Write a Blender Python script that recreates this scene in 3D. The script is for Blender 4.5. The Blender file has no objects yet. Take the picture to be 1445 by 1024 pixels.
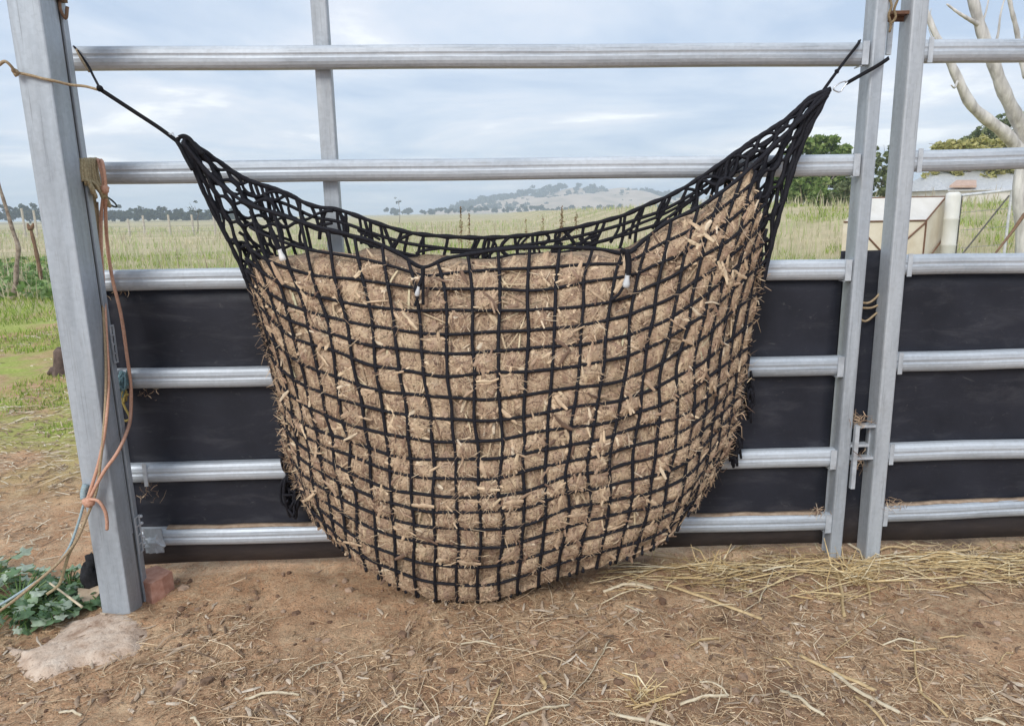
import bpy, math, random
import numpy as np
from mathutils import Vector, Matrix
random.seed(7); RNG = np.random.default_rng(7)
S = bpy.context.scene
COL = S.collection

# ------------------------------------------------------------------ camera
F_PX = 1007.96
CAM = np.array([0.0, -2.9548, 1.55])
R_ = np.array([0.99934949, -0.03145116, -0.01764696])
U_ = np.array([0.02375807, 0.20601078, 0.97826127])
F_ = np.array([0.02713199, 0.97804416, -0.20662399])
cd = bpy.data.cameras.new('camera'); cam = bpy.data.objects.new('camera', cd); COL.objects.link(cam)
cd.sensor_fit = 'HORIZONTAL'; cd.sensor_width = 36; cd.lens = F_PX / 1445 * 36
cd.clip_start = 0.05; cd.clip_end = 6000
M = Matrix.Identity(4)
for i in range(3):
    M[i][0] = R_[i]; M[i][1] = U_[i]; M[i][2] = -F_[i]; M[i][3] = CAM[i]
cam.matrix_world = M
S.camera = cam

# ------------------------------------------------------------------ light
SUN = Vector((-0.38, -0.72, 0.62)).normalized()
SUN_STRENGTH, SKY_STRENGTH, EXPOSURE = 1.5, 0.12, 0.62
ld = bpy.data.lights.new('sun', 'SUN'); ld.energy = SUN_STRENGTH; ld.angle = math.radians(25); ld.color = (1, .965, .91)
sun = bpy.data.objects.new('sun', ld); COL.objects.link(sun)
sun.rotation_euler = (-SUN).to_track_quat('-Z', 'Y').to_euler()
W = bpy.data.worlds.new('World'); S.world = W; W.use_nodes = True
nt = W.node_tree; nt.nodes.clear(); N = nt.nodes.new; L = nt.links.new
out = N('ShaderNodeOutputWorld'); bg = N('ShaderNodeBackground'); bg.inputs[1].default_value = SKY_STRENGTH
sky = N('ShaderNodeTexSky'); sky.sky_type = 'NISHITA'; sky.sun_disc = False
sky.sun_elevation = math.asin(SUN.z); sky.sun_rotation = math.atan2(SUN.x, SUN.y)
tc = N('ShaderNodeTexCoord'); sp = N('ShaderNodeSeparateXYZ'); L(tc.outputs['Generated'], sp.inputs[0])
def wm(op, a, b=None, v=None):
    n = N('ShaderNodeMath'); n.operation = op; L(a, n.inputs[0])
    if b is not None: L(b, n.inputs[1])
    elif v is not None: n.inputs[1].default_value = v
    return n.outputs[0]
zc = wm('MAXIMUM', sp.outputs[2], v=0.0); zc = wm('ADD', zc, v=0.10)
cx = wm('DIVIDE', sp.outputs[0], zc); cy = wm('DIVIDE', sp.outputs[1], zc)
cb = N('ShaderNodeCombineXYZ'); L(cx, cb.inputs[0]); L(cy, cb.inputs[1])
n1 = N('ShaderNodeTexNoise'); n1.inputs['Scale'].default_value = .62; n1.inputs['Detail'].default_value = 7; n1.inputs['Roughness'].default_value = .55
n1.inputs['Distortion'].default_value = .4
L(cb.outputs[0], n1.inputs['Vector'])
r1 = N('ShaderNodeValToRGB'); e = r1.color_ramp.elements
SKYK = 5.3
e[0].position = .38; e[0].color = (.56 * SKYK, .69 * SKYK, .89 * SKYK, 1)
e[1].position = .62; e[1].color = (1.20 * SKYK, 1.22 * SKYK, 1.24 * SKYK, 1)
el = r1.color_ramp.elements.new(.49); el.color = (.74 * SKYK, .84 * SKYK, .99 * SKYK, 1)
el = r1.color_ramp.elements.new(.57); el.color = (.90 * SKYK, .95 * SKYK, 1.05 * SKYK, 1)
L(n1.outputs[0], r1.inputs[0])
mx = N('ShaderNodeMix'); mx.data_type = 'RGBA'; mx.inputs[0].default_value = .93
L(sky.outputs[0], mx.inputs[6]); L(r1.outputs[0], mx.inputs[7])
L(mx.outputs[2], bg.inputs[0]); L(bg.outputs[0], out.inputs[0])
S.view_settings.view_transform = 'Standard'; S.view_settings.look = 'None'
S.view_settings.exposure = EXPOSURE; S.view_settings.gamma = 1
S.render.engine = 'CYCLES'
S.cycles.use_denoising = True
S.cycles.max_bounces = 8; S.cycles.volume_bounces = 1; S.cycles.transparent_max_bounces = 12

# ------------------------------------------------------------------ helpers
def ray(x, y):
    return F_ + R_ * ((x - 722.5) / F_PX) - U_ * ((y - 512) / F_PX)
def at(x, y, Y):
    """real-world point seen at photo position x, y and standing at depth Y"""
    d = ray(x, y); return CAM + d * ((Y - CAM[1]) / d[1])
def atz(x, y, z):
    d = ray(x, y); return CAM + d * ((z - CAM[2]) / d[2])
def at_arr(px, py, Y):
    d = F_[None] + ((px - 722.5) / F_PX)[:, None] * R_[None] - ((py - 512) / F_PX)[:, None] * U_[None]
    t = (Y - CAM[1]) / d[:, 1]
    return CAM[None] + d * t[:, None]

def hash2(ix, iy, s):
    h = (ix.astype(np.int64) * 374761393 + iy.astype(np.int64) * 668265263 + s * 974634777) & 0x7fffffff
    h = ((h ^ (h >> 13)) * 1274126177) & 0x7fffffff
    return ((h ^ (h >> 16)) & 0xffff) / 65535.0
def vnoise(x, y, s=0):
    x = np.asarray(x, float); y = np.asarray(y, float)
    ix = np.floor(x).astype(np.int64); iy = np.floor(y).astype(np.int64); fx = x - ix; fy = y - iy
    fx = fx * fx * (3 - 2 * fx); fy = fy * fy * (3 - 2 * fy)
    a = hash2(ix, iy, s); b = hash2(ix + 1, iy, s); c = hash2(ix, iy + 1, s); d = hash2(ix + 1, iy + 1, s)
    return (a * (1 - fx) + b * fx) * (1 - fy) + (c * (1 - fx) + d * fx) * fy - .5
def sstep(a, b, x):
    t = np.clip((np.asarray(x, float) - a) / (b - a), 0, 1); return t * t * (3 - 2 * t)
def ground_z(x, y):
    x = np.asarray(x, float); y = np.asarray(y, float)
    near = np.exp(-(np.maximum(0, np.hypot(x, y + .5) - 6) / 6) ** 2)
    z = (.030 * vnoise(x * 1.1, y * 1.1, 1) + .022 * vnoise(x * 3.1, y * 3.1, 2)) * 1.0
    z = z + near * (.024 * vnoise(x * 9, y * 9, 3) + .013 * vnoise(x * 21, y * 21, 4))
    z = z - .012
    z = z + .35 * vnoise(x * .05, y * .05, 5) * sstep(8, 30, y)
    z = z + 1.62 * sstep(5, 13, x) * sstep(10, 29, y) * (1 - .5 * sstep(200, 600, y))
    return z

def tag(o, label=None, cat=None, group=None, kind=None):
    if label: o['label'] = label
    if cat: o['category'] = cat
    if group: o['group'] = group
    if kind: o['kind'] = kind
    return o
def thing(name, label, cat, loc=(0, 0, 0), group=None):
    o = bpy.data.objects.new(name, None); COL.objects.link(o); o.location = tuple(float(c) for c in loc)
    o.empty_display_size = .1
    return tag(o, label, cat, group)
def mesh_obj(name, V, Fc, mat, parent=None, smooth=False, origin=None):
    V = np.asarray(V, float).reshape(-1, 3)
    if parent is not None: org = np.array(parent_world(parent))
    elif origin is not None: org = np.asarray(origin, float)
    else: org = np.zeros(3)
    V = V - org
    me = bpy.data.meshes.new(name)
    if isinstance(Fc, np.ndarray) and Fc.ndim == 2:
        n, k = Fc.shape
        me.vertices.add(len(V)); me.vertices.foreach_set('co', V.ravel())
        me.loops.add(n * k); me.loops.foreach_set('vertex_index', Fc.astype(np.int32).ravel())
        me.polygons.add(n); me.polygons.foreach_set('loop_start', np.arange(0, n * k, k, dtype=np.int32))
        me.update(calc_edges=True)
    else:
        me.from_pydata([tuple(v) for v in V], [], [tuple(int(i) for i in f) for f in Fc]); me.update()
    if smooth: me.polygons.foreach_set('use_smooth', np.ones(len(me.polygons), dtype=bool))
    if mat is not None: me.materials.append(mat)
    o = bpy.data.objects.new(name, me); COL.objects.link(o)
    if parent is not None: o.parent = parent
    else: o.location = tuple(org)
    return o
def parent_world(p):
    v = Vector((0, 0, 0))
    while p is not None: v += p.location; p = p.parent
    return v
class MB:
    def __init__(s): s.V = []; s.F = []; s.n = 0
    def add(s, V, Fc):
        V = np.asarray(V, float).reshape(-1, 3); s.V.append(V)
        for f in Fc: s.F.append([int(i) + s.n for i in f])
        s.n += len(V); return s
    def box(s, lo, hi, lean=(0, 0), bev=0):
        x0, y0, z0 = lo; x1, y1, z1 = hi; lx, ly = lean
        if bev <= 0:
            V = [(x0, y0, z0), (x1, y0, z0), (x1, y1, z0), (x0, y1, z0), (x0 + lx, y0 + ly, z1), (x1 + lx, y0 + ly, z1), (x1 + lx, y1 + ly, z1), (x0 + lx, y1 + ly, z1)]
            return s.add(V, [(0, 3, 2, 1), (4, 5, 6, 7), (0, 1, 5, 4), (1, 2, 6, 5), (2, 3, 7, 6), (3, 0, 4, 7)])
        b = bev
        prof = [(x0 + b, y0), (x1 - b, y0), (x1 - .3 * b, y0 + .3 * b), (x1, y0 + b), (x1, y1 - b), (x1 - .3 * b, y1 - .3 * b), (x1 - b, y1), (x0 + b, y1), (x0 + .3 * b, y1 - .3 * b), (x0, y1 - b), (x0, y0 + b), (x0 + .3 * b, y0 + .3 * b)]
        n = len(prof)
        V = [(p[0], p[1], z0) for p in prof] + [(p[0] + lx, p[1] + ly, z1) for p in prof]
        Fc = [(i, (i + 1) % n, n + (i + 1) % n, n + i) for i in range(n)] + [tuple(range(n))[::-1], tuple(range(n, 2 * n))]
        return s.add(V, Fc)
    def tube(s, path, r, k=6, cap=True, flat=None):
        P = np.asarray(path, float); n = len(P)
        rr = np.full(n, r) if np.isscalar(r) else np.interp(np.linspace(0, 1, n), np.linspace(0, 1, len(r)), np.asarray(r, float))
        T = np.gradient(P, axis=0); T /= np.linalg.norm(T, axis=1)[:, None] + 1e-12
        ref = np.array([0, 0, 1.0]) if abs(T[0][2]) < .9 else np.array([0, 1.0, 0])
        nrm = np.cross(T[0], ref); nrm /= np.linalg.norm(nrm)
        V = []
        for i in range(n):
            nrm = nrm - T[i] * (nrm @ T[i]); nrm /= np.linalg.norm(nrm) + 1e-12
            b = np.cross(T[i], nrm)
            for j in range(k):
                a = 2 * math.pi * j / k
                V.append(P[i] + (nrm * math.cos(a) + b * math.sin(a)) * rr[i])
        Fc = []
        for i in range(n - 1):
            for j in range(k):
                Fc.append((i * k + j, i * k + (j + 1) % k, (i + 1) * k + (j + 1) % k, (i + 1) * k + j))
        if cap: Fc += [tuple(range(k))[::-1], tuple(range((n - 1) * k, n * k))]
        return s.add(V, Fc)
    def strap(s, path, w, t, wdir):
        """flat webbing along a path, width direction wdir"""
        P = np.asarray(path, float); n = len(P); V = []
        T = np.gradient(P, axis=0); T /= np.linalg.norm(T, axis=1)[:, None]
        wd0 = np.asarray(wdir, float)
        for i in range(n):
            wd = wd0 - T[i] * (wd0 @ T[i]); wd /= np.linalg.norm(wd); nn = np.cross(T[i], wd)
            for a, b in ((-1, -1), (1, -1), (1, 1), (-1, 1)): V.append(P[i] + wd * a * w / 2 + nn * b * t / 2)
        Fc = []
        for i in range(n - 1):
            for j in range(4): Fc.append((i * 4 + j, i * 4 + (j + 1) % 4, (i + 1) * 4 + (j + 1) % 4, (i + 1) * 4 + j))
        Fc += [(3, 2, 1, 0), tuple(range((n - 1) * 4, n * 4))]
        return s.add(V, Fc)
    def blob(s, c, r, seed=0, amp=.15, nu=10, nv=7):
        c = np.asarray(c, float); r = np.ones(3) * r if np.isscalar(r) else np.asarray(r, float); V = []
        rg = np.random.default_rng(seed)
        V.append(c + r * np.array([0, 0, 1]))
        for i in range(1, nv):
            t = math.pi * i / nv
            for j in range(nu):
                p = 2 * math.pi * j / nu
                V.append(c + r * np.array([math.sin(t) * math.cos(p), math.sin(t) * math.sin(p), math.cos(t)]) * (1 + amp * rg.uniform(-1, 1)))
        V.append(c - r * np.array([0, 0, 1])); Fc = []
        for j in range(nu): Fc.append((0, 1 + j, 1 + (j + 1) % nu))
        for i in range(nv - 2):
            for j in range(nu):
                a = 1 + i * nu; b = a + nu; Fc.append((a + j, b + j, b + (j + 1) % nu, a + (j + 1) % nu))
        l = len(V) - 1; a = 1 + (nv - 2) * nu
        for j in range(nu): Fc.append((l, a + (j + 1) % nu, a + j))
        return s.add(V, Fc)
    def build(s, name, mat, parent=None, smooth=False, origin=None):
        return mesh_obj(name, np.concatenate(s.V), s.F, mat, parent, smooth, origin)
def cr(pts, n=40):
    """smooth curve through points"""
    P = np.asarray(pts, float)
    if len(P) == 2: return np.linspace(P[0], P[1], n)
    d = np.r_[0, np.cumsum(np.linalg.norm(np.diff(P, axis=0), axis=1))]
    t = np.linspace(0, d[-1], n)
    return np.stack([pchip(d, P[:, k], t) for k in range(P.shape[1])], 1)
def pchip(x, y, t):
    x = np.asarray(x, float); y = np.asarray(y, float); h = np.diff(x); dl = np.diff(y) / h; n = len(x)
    m = np.zeros(n); m[0] = dl[0]; m[-1] = dl[-1]
    for i in range(1, n - 1): m[i] = (dl[i - 1] * h[i] + dl[i] * h[i - 1]) / (h[i] + h[i - 1])
    i = np.clip(np.searchsorted(x, t) - 1, 0, n - 2); s = (t - x[i]) / h[i]
    return (y[i] * (2 * s ** 3 - 3 * s ** 2 + 1) + h[i] * m[i] * (s ** 3 - 2 * s ** 2 + s) + y[i + 1] * (-2 * s ** 3 + 3 * s ** 2) + h[i] * m[i + 1] * (s ** 3 - s ** 2))

# ------------------------------------------------------------------ materials
def mat_new(name):
    m = bpy.data.materials.new(name); m.use_nodes = True
    return m, m.node_tree, m.node_tree.nodes['Principled BSDF']
def nnode(t, kind, **kw):
    n = t.nodes.new(kind)
    for k, v in kw.items():
        if k in n.inputs.keys(): n.inputs[k].default_value = v
        else: setattr(n, k, v)
    return n
def ramp(t, fac, stops):
    r = t.nodes.new('ShaderNodeValToRGB'); e = r.color_ramp.elements
    e[0].position = stops[0][0]; e[0].color = (*stops[0][1], 1); e[1].position = stops[-1][0]; e[1].color = (*stops[-1][1], 1)
    for p, c in stops[1:-1]:
        q = e.new(p); q.color = (*c, 1)
    t.links.new(fac, r.inputs[0]); return r.outputs[0]
def mixc(t, fac, a, b, mode='MIX'):
    m = t.nodes.new('ShaderNodeMix'); m.data_type = 'RGBA'; m.blend_type = mode
    if isinstance(fac, float): m.inputs[0].default_value = fac
    else: t.links.new(fac, m.inputs[0])
    for i, c in ((6, a), (7, b)):
        if isinstance(c, tuple): m.inputs[i].default_value = (*c, 1)
        else: t.links.new(c, m.inputs[i])
    return m.outputs[2]
def coords(t, scale=(1, 1, 1), rot=(0, 0, 0)):
    g = t.nodes.new('ShaderNodeNewGeometry'); mp = t.nodes.new('ShaderNodeMapping'); mp.inputs['Scale'].default_value = scale; mp.inputs['Rotation'].default_value = rot
    t.links.new(g.outputs['Position'], mp.inputs[0]); return mp.outputs[0]
def noise(t, vec, scale, detail=4, rough=.55, dist=0):
    n = t.nodes.new('ShaderNodeTexNoise'); n.inputs['Scale'].default_value = scale; n.inputs['Detail'].default_value = detail
    n.inputs['Roughness'].default_value = rough; n.inputs['Distortion'].default_value = dist
    t.links.new(vec, n.inputs['Vector']); return n.outputs[0]
def bump(t, h, strength, dist, bsdf):
    b = t.nodes.new('ShaderNodeBump'); b.inputs['Strength'].default_value = strength; b.inputs['Distance'].default_value = dist
    t.links.new(h, b.inputs['Height']); t.links.new(b.outputs[0], bsdf.inputs['Normal']); return b
def island(t):
    return t.nodes.new('ShaderNodeNewGeometry').outputs['Random Per Island']

def m_galv(name, tint=(1, 1, 1), base=.56, dirt=.25, axis=(1, 1, 1)):
    m, t, b = mat_new(name)
    v = coords(t); vs = coords(t, axis)
    a = noise(t, vs, 14, 4, .6, .4); c = noise(t, vs, 5, 6, .65, .3); g = noise(t, vs, 60, 3, .6)
    lo = tuple(base * .70 * k for k in (.96 * tint[0], 1.0 * tint[1], 1.05 * tint[2])); hi = tuple(base * 1.22 * k for k in (.97 * tint[0], 1.0 * tint[1], 1.03 * tint[2]))
    col = ramp(t, a, [(.3, lo), (.7, hi)])
    col = mixc(t, ramp(t, c, [(.42, (0, 0, 0)), (.72, (1, 1, 1))]), col, tuple(base * 1.3 * k for k in tint))
    d = ramp(t, noise(t, v, 9, 8, .7), [(.55, (0, 0, 0)), (.78, (dirt, dirt, dirt))])
    col = mixc(t, d, col, (.17, .13, .09))
    sc = ramp(t, g, [(.60, (0, 0, 0)), (.72, (.35, .35, .35))])
    col = mixc(t, sc, col, (.25, .26, .28))
    vo = t.nodes.new('ShaderNodeTexVoronoi'); vo.inputs['Scale'].default_value = 75; t.links.new(v, vo.inputs['Vector'])
    col = mixc(t, .12, col, ramp(t, vo.outputs['Color'], [(.2, tuple(base * .6 * k for k in tint)), (.8, tuple(base * 1.35 * k for k in tint))]))
    rs_ = ramp(t, noise(t, coords(t, tuple(9 * k for k in axis)), 1, 8, .78, .5), [(.62, (0, 0, 0)), (.74, (dirt * 2.2,) * 3)]); col = mixc(t, rs_, col, (.20, .135, .09))
    st = noise(t, coords(t, tuple(38 * k if k < 1 else 260 for k in axis)), 1, 3, .6); col = mixc(t, ramp(t, st, [(.60, (0, 0, 0)), (.70, (.5,) * 3)]), col, tuple(base * .45 * k for k in tint))
    t.links.new(col, b.inputs['Base Color']); b.inputs['Metallic'].default_value = .25
    t.links.new(ramp(t, c, [(.3, (.42,) * 3), (.7, (.62,) * 3)]), b.inputs['Roughness'])
    bump(t, g, .12, .002, b); return m
def m_plain(name, c1, c2, scale=30, rough=.7, bumpd=.002, bs=.4, axis=(1, 1, 1), spec=.5, metal=0):
    m, t, b = mat_new(name); v = coords(t, axis); n = noise(t, v, scale, 5, .6)
    t.links.new(ramp(t, n, [(.3, c1), (.7, c2)]), b.inputs['Base Color'])
    b.inputs['Roughness'].default_value = rough; b.inputs['Specular IOR Level'].default_value = spec; b.inputs['Metallic'].default_value = metal
    bump(t, n, bs, bumpd, b); return m
def m_island(name, stops, rough=.75, trans=0, nscale=40, spec=.3):
    m, t, b = mat_new(name); c = ramp(t, island(t), stops)
    n = noise(t, coords(t), nscale, 3, .6)
    c = mixc(t, ramp(t, n, [(.35, (.68,) * 3), (.7, (1.12,) * 3)]), (0, 0, 0), c)
    t.links.new(c, b.inputs['Base Color']); b.inputs['Roughness'].default_value = rough; b.inputs['Specular IOR Level'].default_value = spec
    if trans:
        tr = t.nodes.new('ShaderNodeBsdfTranslucent'); t.links.new(c, tr.inputs[0])
        mix = t.nodes.new('ShaderNodeMixShader'); mix.inputs[0].default_value = trans
        o = t.nodes['Material Output']; t.links.new(b.outputs[0], mix.inputs[1]); t.links.new(tr.outputs[0], mix.inputs[2]); t.links.new(mix.outputs[0], o.inputs[0])
    return m

MG_RAIL = m_galv('galvanised_rail', base=.49, axis=(.12, 1, 1), dirt=.16, tint=(.93, 1, 1.075))
MG_POST = m_galv('galvanised_post', base=.42, axis=(1, 1, .12), dirt=.28, tint=(.94, 1, 1.06))
MG_COL = m_galv('galvanised_column', base=.42, axis=(1, 1, .10), dirt=.14, tint=(.92, 1, 1.08))
MG_SMALL = m_galv('galvanised_bracket', base=.50, dirt=.6, tint=(.95, 1, 1.05))
M_RUST = m_plain('rusty_steel', (.10, .045, .025), (.24, .13, .08), 40, .8)

def mk_rubber():
    m, t, b = mat_new('black_rubber'); v = coords(t); vx = coords(t, (.25, 1, 1))
    n = noise(t, v, 4, 6, .65); n2 = noise(t, vx, 14, 7, .7, .4); n3 = noise(t, v, 120, 2)
    c = ramp(t, n, [(.3, (.009, .0105, .017)), (.7, (.021, .023, .034))])
    c = mixc(t, ramp(t, n2, [(.50, (0, 0, 0)), (.76, (.55,) * 3)]), c, (.072, .072, .082))
    c = mixc(t, ramp(t, noise(t, coords(t, (.5, 1, 1), (0, .3, 0)), 34, 5, .75, .8), [(.62, (0, 0, 0)), (.72, (.5,) * 3)]), c, (.12, .115, .115))
    sp_ = t.nodes.new('ShaderNodeSeparateXYZ'); t.links.new(v, sp_.inputs[0])
    mr = t.nodes.new('ShaderNodeMapRange'); mr.inputs[1].default_value = .24; mr.inputs[2].default_value = .0; t.links.new(sp_.outputs[2], mr.inputs[0])
    mm = t.nodes.new('ShaderNodeMath'); mm.operation = 'MULTIPLY'; t.links.new(mr.outputs[0], mm.inputs[0]); t.links.new(n2, mm.inputs[1])
    c = mixc(t, mm.outputs[0], c, (.12, .09, .07))
    t.links.new(c, b.inputs['Base Color']); b.inputs['Roughness'].default_value = .62; b.inputs['Specular IOR Level'].default_value = .35
    bump(t, n3, .15, .002, b); return m
M_RUBBER = mk_rubber()
M_NET = m_plain('black_netting', (.006, .006, .009), (.017, .017, .024), 160, .75, .001, .5, spec=.25)
M_STRAP = m_plain('black_webbing', (.006, .006, .008), (.016, .016, .02), 220, .8, .001, .5, spec=.2)

def mk_ground():
    m, t, b = mat_new('paddock_dirt'); v = coords(t)
    big = noise(t, v, .9, 5, .6, .3); mid = noise(t, v, 5, 6, .65, .2); fine = noise(t, v, 38, 5, .7); grit = noise(t, v, 140, 3, .65)
    fib1 = noise(t, coords(t, (22, 130, 60), (0, 0, .5)), 1, 4, .6, 1.2); fib2 = noise(t, coords(t, (120, 24, 60), (0, 0, -.25)), 1, 4, .6, 1.2)
    brown = ramp(t, mid, [(.28, (.229, .123, .070)), (.5, (.447, .271, .160)), (.72, (.624, .413, .251))])
    red = ramp(t, mid, [(.28, (.354, .185, .098)), (.5, (.541, .318, .183)), (.75, (.686, .446, .276))])
    pos = t.nodes.new('ShaderNodeSeparateXYZ'); t.links.new(v, pos.inputs[0])
    def mrange(sock, a, b_):
        q = t.nodes.new('ShaderNodeMapRange'); q.interpolation_type = 'SMOOTHSTEP'; q.inputs[1].default_value = a; q.inputs[2].default_value = b_; t.links.new(sock, q.inputs[0]); return q.outputs[0]
    def mth(op, a, c):
        q = t.nodes.new('ShaderNodeMath'); q.operation = op; q.use_clamp = True
        for i, s in enumerate((a, c)):
            if isinstance(s, float): q.inputs[i].default_value = s
            else: t.links.new(s, q.inputs[i])
        return q.outputs[0]
    redm = mth('MULTIPLY', mrange(pos.outputs[0], -.1, -1.3), mrange(pos.outputs[1], -1.0, -.1))
    redm2 = mth('MULTIPLY', mrange(pos.outputs[0], -.6, -1.8), .55)
    redm = mth('ADD', mth('MULTIPLY', mth('MAXIMUM', redm, redm2), .75), mth('MULTIPLY', mrange(big, .42, .68), .45))
    col = mixc(t, redm, brown, red)
    col = mixc(t, ramp(t, fine, [(.48, (0, 0, 0)), (.75, (.7,) * 3)]), col, (.597, .437, .289))
    col = mixc(t, ramp(t, grit, [(.34, (.75,) * 3), (.48, (0, 0, 0))]), col, (.062, .040, .027))
    strawm = mrange(noise(t, v, 1.7, 4, .6), .32, .55)
    clump = mth('MULTIPLY', ramp(t, noise(t, v, 11, 6, .72, .8), [(.46, (0, 0, 0)), (.66, (1, 1, 1))]), strawm)
    col = mixc(t, mth('MULTIPLY', clump, .75), col, (.639, .475, .306))
    col = mixc(t, ramp(t, noise(t, v, 7, 6, .7, .6), [(.30, (.55,) * 3), (.44, (0, 0, 0))]), col, (.134, .081, .051))
    f1 = mth('MULTIPLY', ramp(t, fib1, [(.57, (0, 0, 0)), (.64, (1, 1, 1))]), strawm)
    f2 = mth('MULTIPLY', ramp(t, fib2, [(.58, (0, 0, 0)), (.65, (1, 1, 1))]), strawm)
    col = mixc(t, mth('MULTIPLY', mth('MAXIMUM', f1, f2), .8), col, (.680, .513, .332))
    damp = mth('MULTIPLY', mrange(noise(t, v, 2.6, 5, .6, .5), .52, .66), mrange(pos.outputs[0], .0, .7))
    col = mixc(t, mth('MULTIPLY', damp, .62), col, (.13, .088, .066))
    # green pick and the pale dry pasture further out
    gn = noise(t, v, .75, 6, .68, .4)
    gm = mth('MULTIPLY', mrange(gn, .40, .60), mrange(pos.outputs[1], .6, 3.0))
    grass = ramp(t, fine, [(.3, (.24, .31, .06)), (.6, (.44, .49, .13)), (.8, (.60, .56, .25))])
    col = mixc(t, gm, col, grass)
    far = mrange(pos.outputs[1], 7.0, 13.0)
    fn = noise(t, coords(t, (.06, .25, 1)), 1, 6, .65, .5)
    pasture = ramp(t, fn, [(.30, (.30, .35, .13)), (.45, (.50, .45, .27)), (.62, (.66, .56, .37)), (.75, (.60, .52, .33))])
    pasture = mixc(t, ramp(t, fine, [(.35, (.65,) * 3), (.65, (1.1,) * 3)]), (0, 0, 0), pasture)
    col = mixc(t, far, col, pasture)
    t.links.new(col, b.inputs['Base Color']); b.inputs['Roughness'].default_value = .95; b.inputs['Specular IOR Level'].default_value = .15
    h = mth('ADD', mth('MULTIPLY', fine, .5), mth('MULTIPLY', grit, .35)); h = mth('ADD', h, mth('MULTIPLY', mth('MAXIMUM', f1, f2), .3))
    bump(t, h, .75, .02, b); return m
M_GROUND = mk_ground()

def mk_hay():
    m, t, b = mat_new('packed_hay'); v = coords(t)
    n = noise(t, v, 9, 6, .65); f1 = noise(t, coords(t, (1, 1, .14), (0, .5, 0)), 95, 4, .65, .6); f2 = noise(t, coords(t, (.14, 1, 1), (0, .35, 0)), 95, 4, .65, .6); s = noise(t, v, 120, 4, .7)
    n2 = noise(t, v, 26, 4, .6, .5); n3 = noise(t, coords(t, (1, 1, 1), (.3, .2, .1)), 17, 4, .6, .4)
    c = ramp(t, n2, [(.28, (.223, .140, .094)), (.42, (.420, .288, .196)), (.55, (.589, .431, .290)), (.72, (.750, .592, .408))])
    c = mixc(t, ramp(t, n3, [(.50, (0, 0, 0)), (.66, (.75,) * 3)]), c, (.429, .284, .220))
    c = mixc(t, ramp(t, n, [(.55, (0, 0, 0)), (.72, (.6,) * 3)]), c, (.446, .368, .277))
    big_ = noise(t, coords(t, (1, 1, .6)), 5.5, 5, .65, .6); c = mixc(t, ramp(t, big_, [(.34, (.75,) * 3), (.50, (0, 0, 0))]), c, (.294, .186, .122)); c = mixc(t, ramp(t, big_, [(.55, (0, 0, 0)), (.70, (.6,) * 3)]), c, (.642, .508, .326))
    c = mixc(t, ramp(t, f1, [(.52, (0, 0, 0)), (.62, (.85,) * 3)]), c, (.696, .541, .351))
    c = mixc(t, ramp(t, f2, [(.54, (0, 0, 0)), (.64, (.75,) * 3)]), c, (.446, .291, .204))
    c = mixc(t, ramp(t, s, [(.36, (.95,) * 3), (.45, (0, 0, 0))]), c, (.053, .030, .020))
    t.links.new(c, b.inputs['Base Color']); b.inputs['Roughness'].default_value = .9; b.inputs['Specular IOR Level'].default_value = .2
    q = t.nodes.new('ShaderNodeMath'); q.operation = 'ADD'; t.links.new(f1, q.inputs[0]); t.links.new(s, q.inputs[1]); bump(t, q.outputs[0], .8, .010, b); return m
M_HAY = mk_hay()
M_STRAW_HAY = m_island('hay_stalk', [(0, (.133, .081, .056)), (.2, (.323, .212, .147)), (.5, (.533, .383, .257)), (.75, (.665, .496, .331)), (.9, (.760, .595, .400)), (1, (.808, .685, .522))], .7)
M_LITTER = m_island('straw_litter', [(0, (.144, .081, .046)), (.3, (.319, .199, .115)), (.6, (.536, .366, .221)), (.85, (.700, .503, .306)), (1, (.824, .665, .451))], .8)
M_STALK_Y = m_plain('yellow_straw', (.44, .31, .15), (.64, .49, .28), 60, .6)
M_STALK_W = m_plain('pale_straw', (.50, .41, .27), (.68, .60, .45), 60, .6)

# ------------------------------------------------------------------ ground, hill, haze
def graded(a, b, step, far, g=1.16):
    mid = list(np.arange(a, b + step / 2, step)); lo = []; hi = []
    s = step; x = a
    while x > -far: s *= g; x -= s; lo.append(max(x, -far))
    s = step; x = b
    while x < far: s *= g; x += s; hi.append(min(x, far))
    return np.array(lo[::-1] + mid + hi)
gx = graded(-3.2, 3.2, .022, 2400); gy = graded(-1.7, .7, .02, 2400, 1.06); gy = gy[gy > -40]
GX, GY = np.meshgrid(gx, gy, indexing='ij'); GZ = ground_z(GX, GY)
V = np.stack([GX, GY, GZ], -1).reshape(-1, 3); ny = len(gy)
I = (np.arange(len(gx) - 1)[:, None] * ny + np.arange(ny - 1)[None]).ravel()
g = mesh_obj('ground', V, np.stack([I, I + ny, I + ny + 1, I + 1], 1), M_GROUND, smooth=True); tag(g, kind='structure')

def mk_hill():
    m, t, b = mat_new('dry_hillside'); v = coords(t)
    c = ramp(t, noise(t, v, .02, 6, .6), [(.3, (.34, .28, .19)), (.5, (.54, .42, .31)), (.7, (.62, .50, .38))])
    t.links.new(c, b.inputs['Base Color']); b.inputs['Roughness'].default_value = 1; return m
HY = 1500.
hp = [(560, 300), (600, 297), (640, 292), (690, 281), (730, 274), (770, 266), (810, 263), (850, 268), (885, 260), (915, 272), (950, 276), (1000, 281), (1060, 284), (1130, 286)]
hx = []; hz = []
for p in hp:
    q = at(p[0], p[1] + 4, HY); hx.append(q[0]); hz.append(max(q[2], 0))
xs = np.linspace(hx[0] - 250, hx[-1] + 500, 150); ys = np.linspace(HY - 330, HY + 330, 50)
ridge = np.interp(xs, hx, hz, left=0, right=0); k = np.ones(5) / 5; ridge = np.convolve(np.pad(ridge, 2, 'edge'), k, 'valid')
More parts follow.
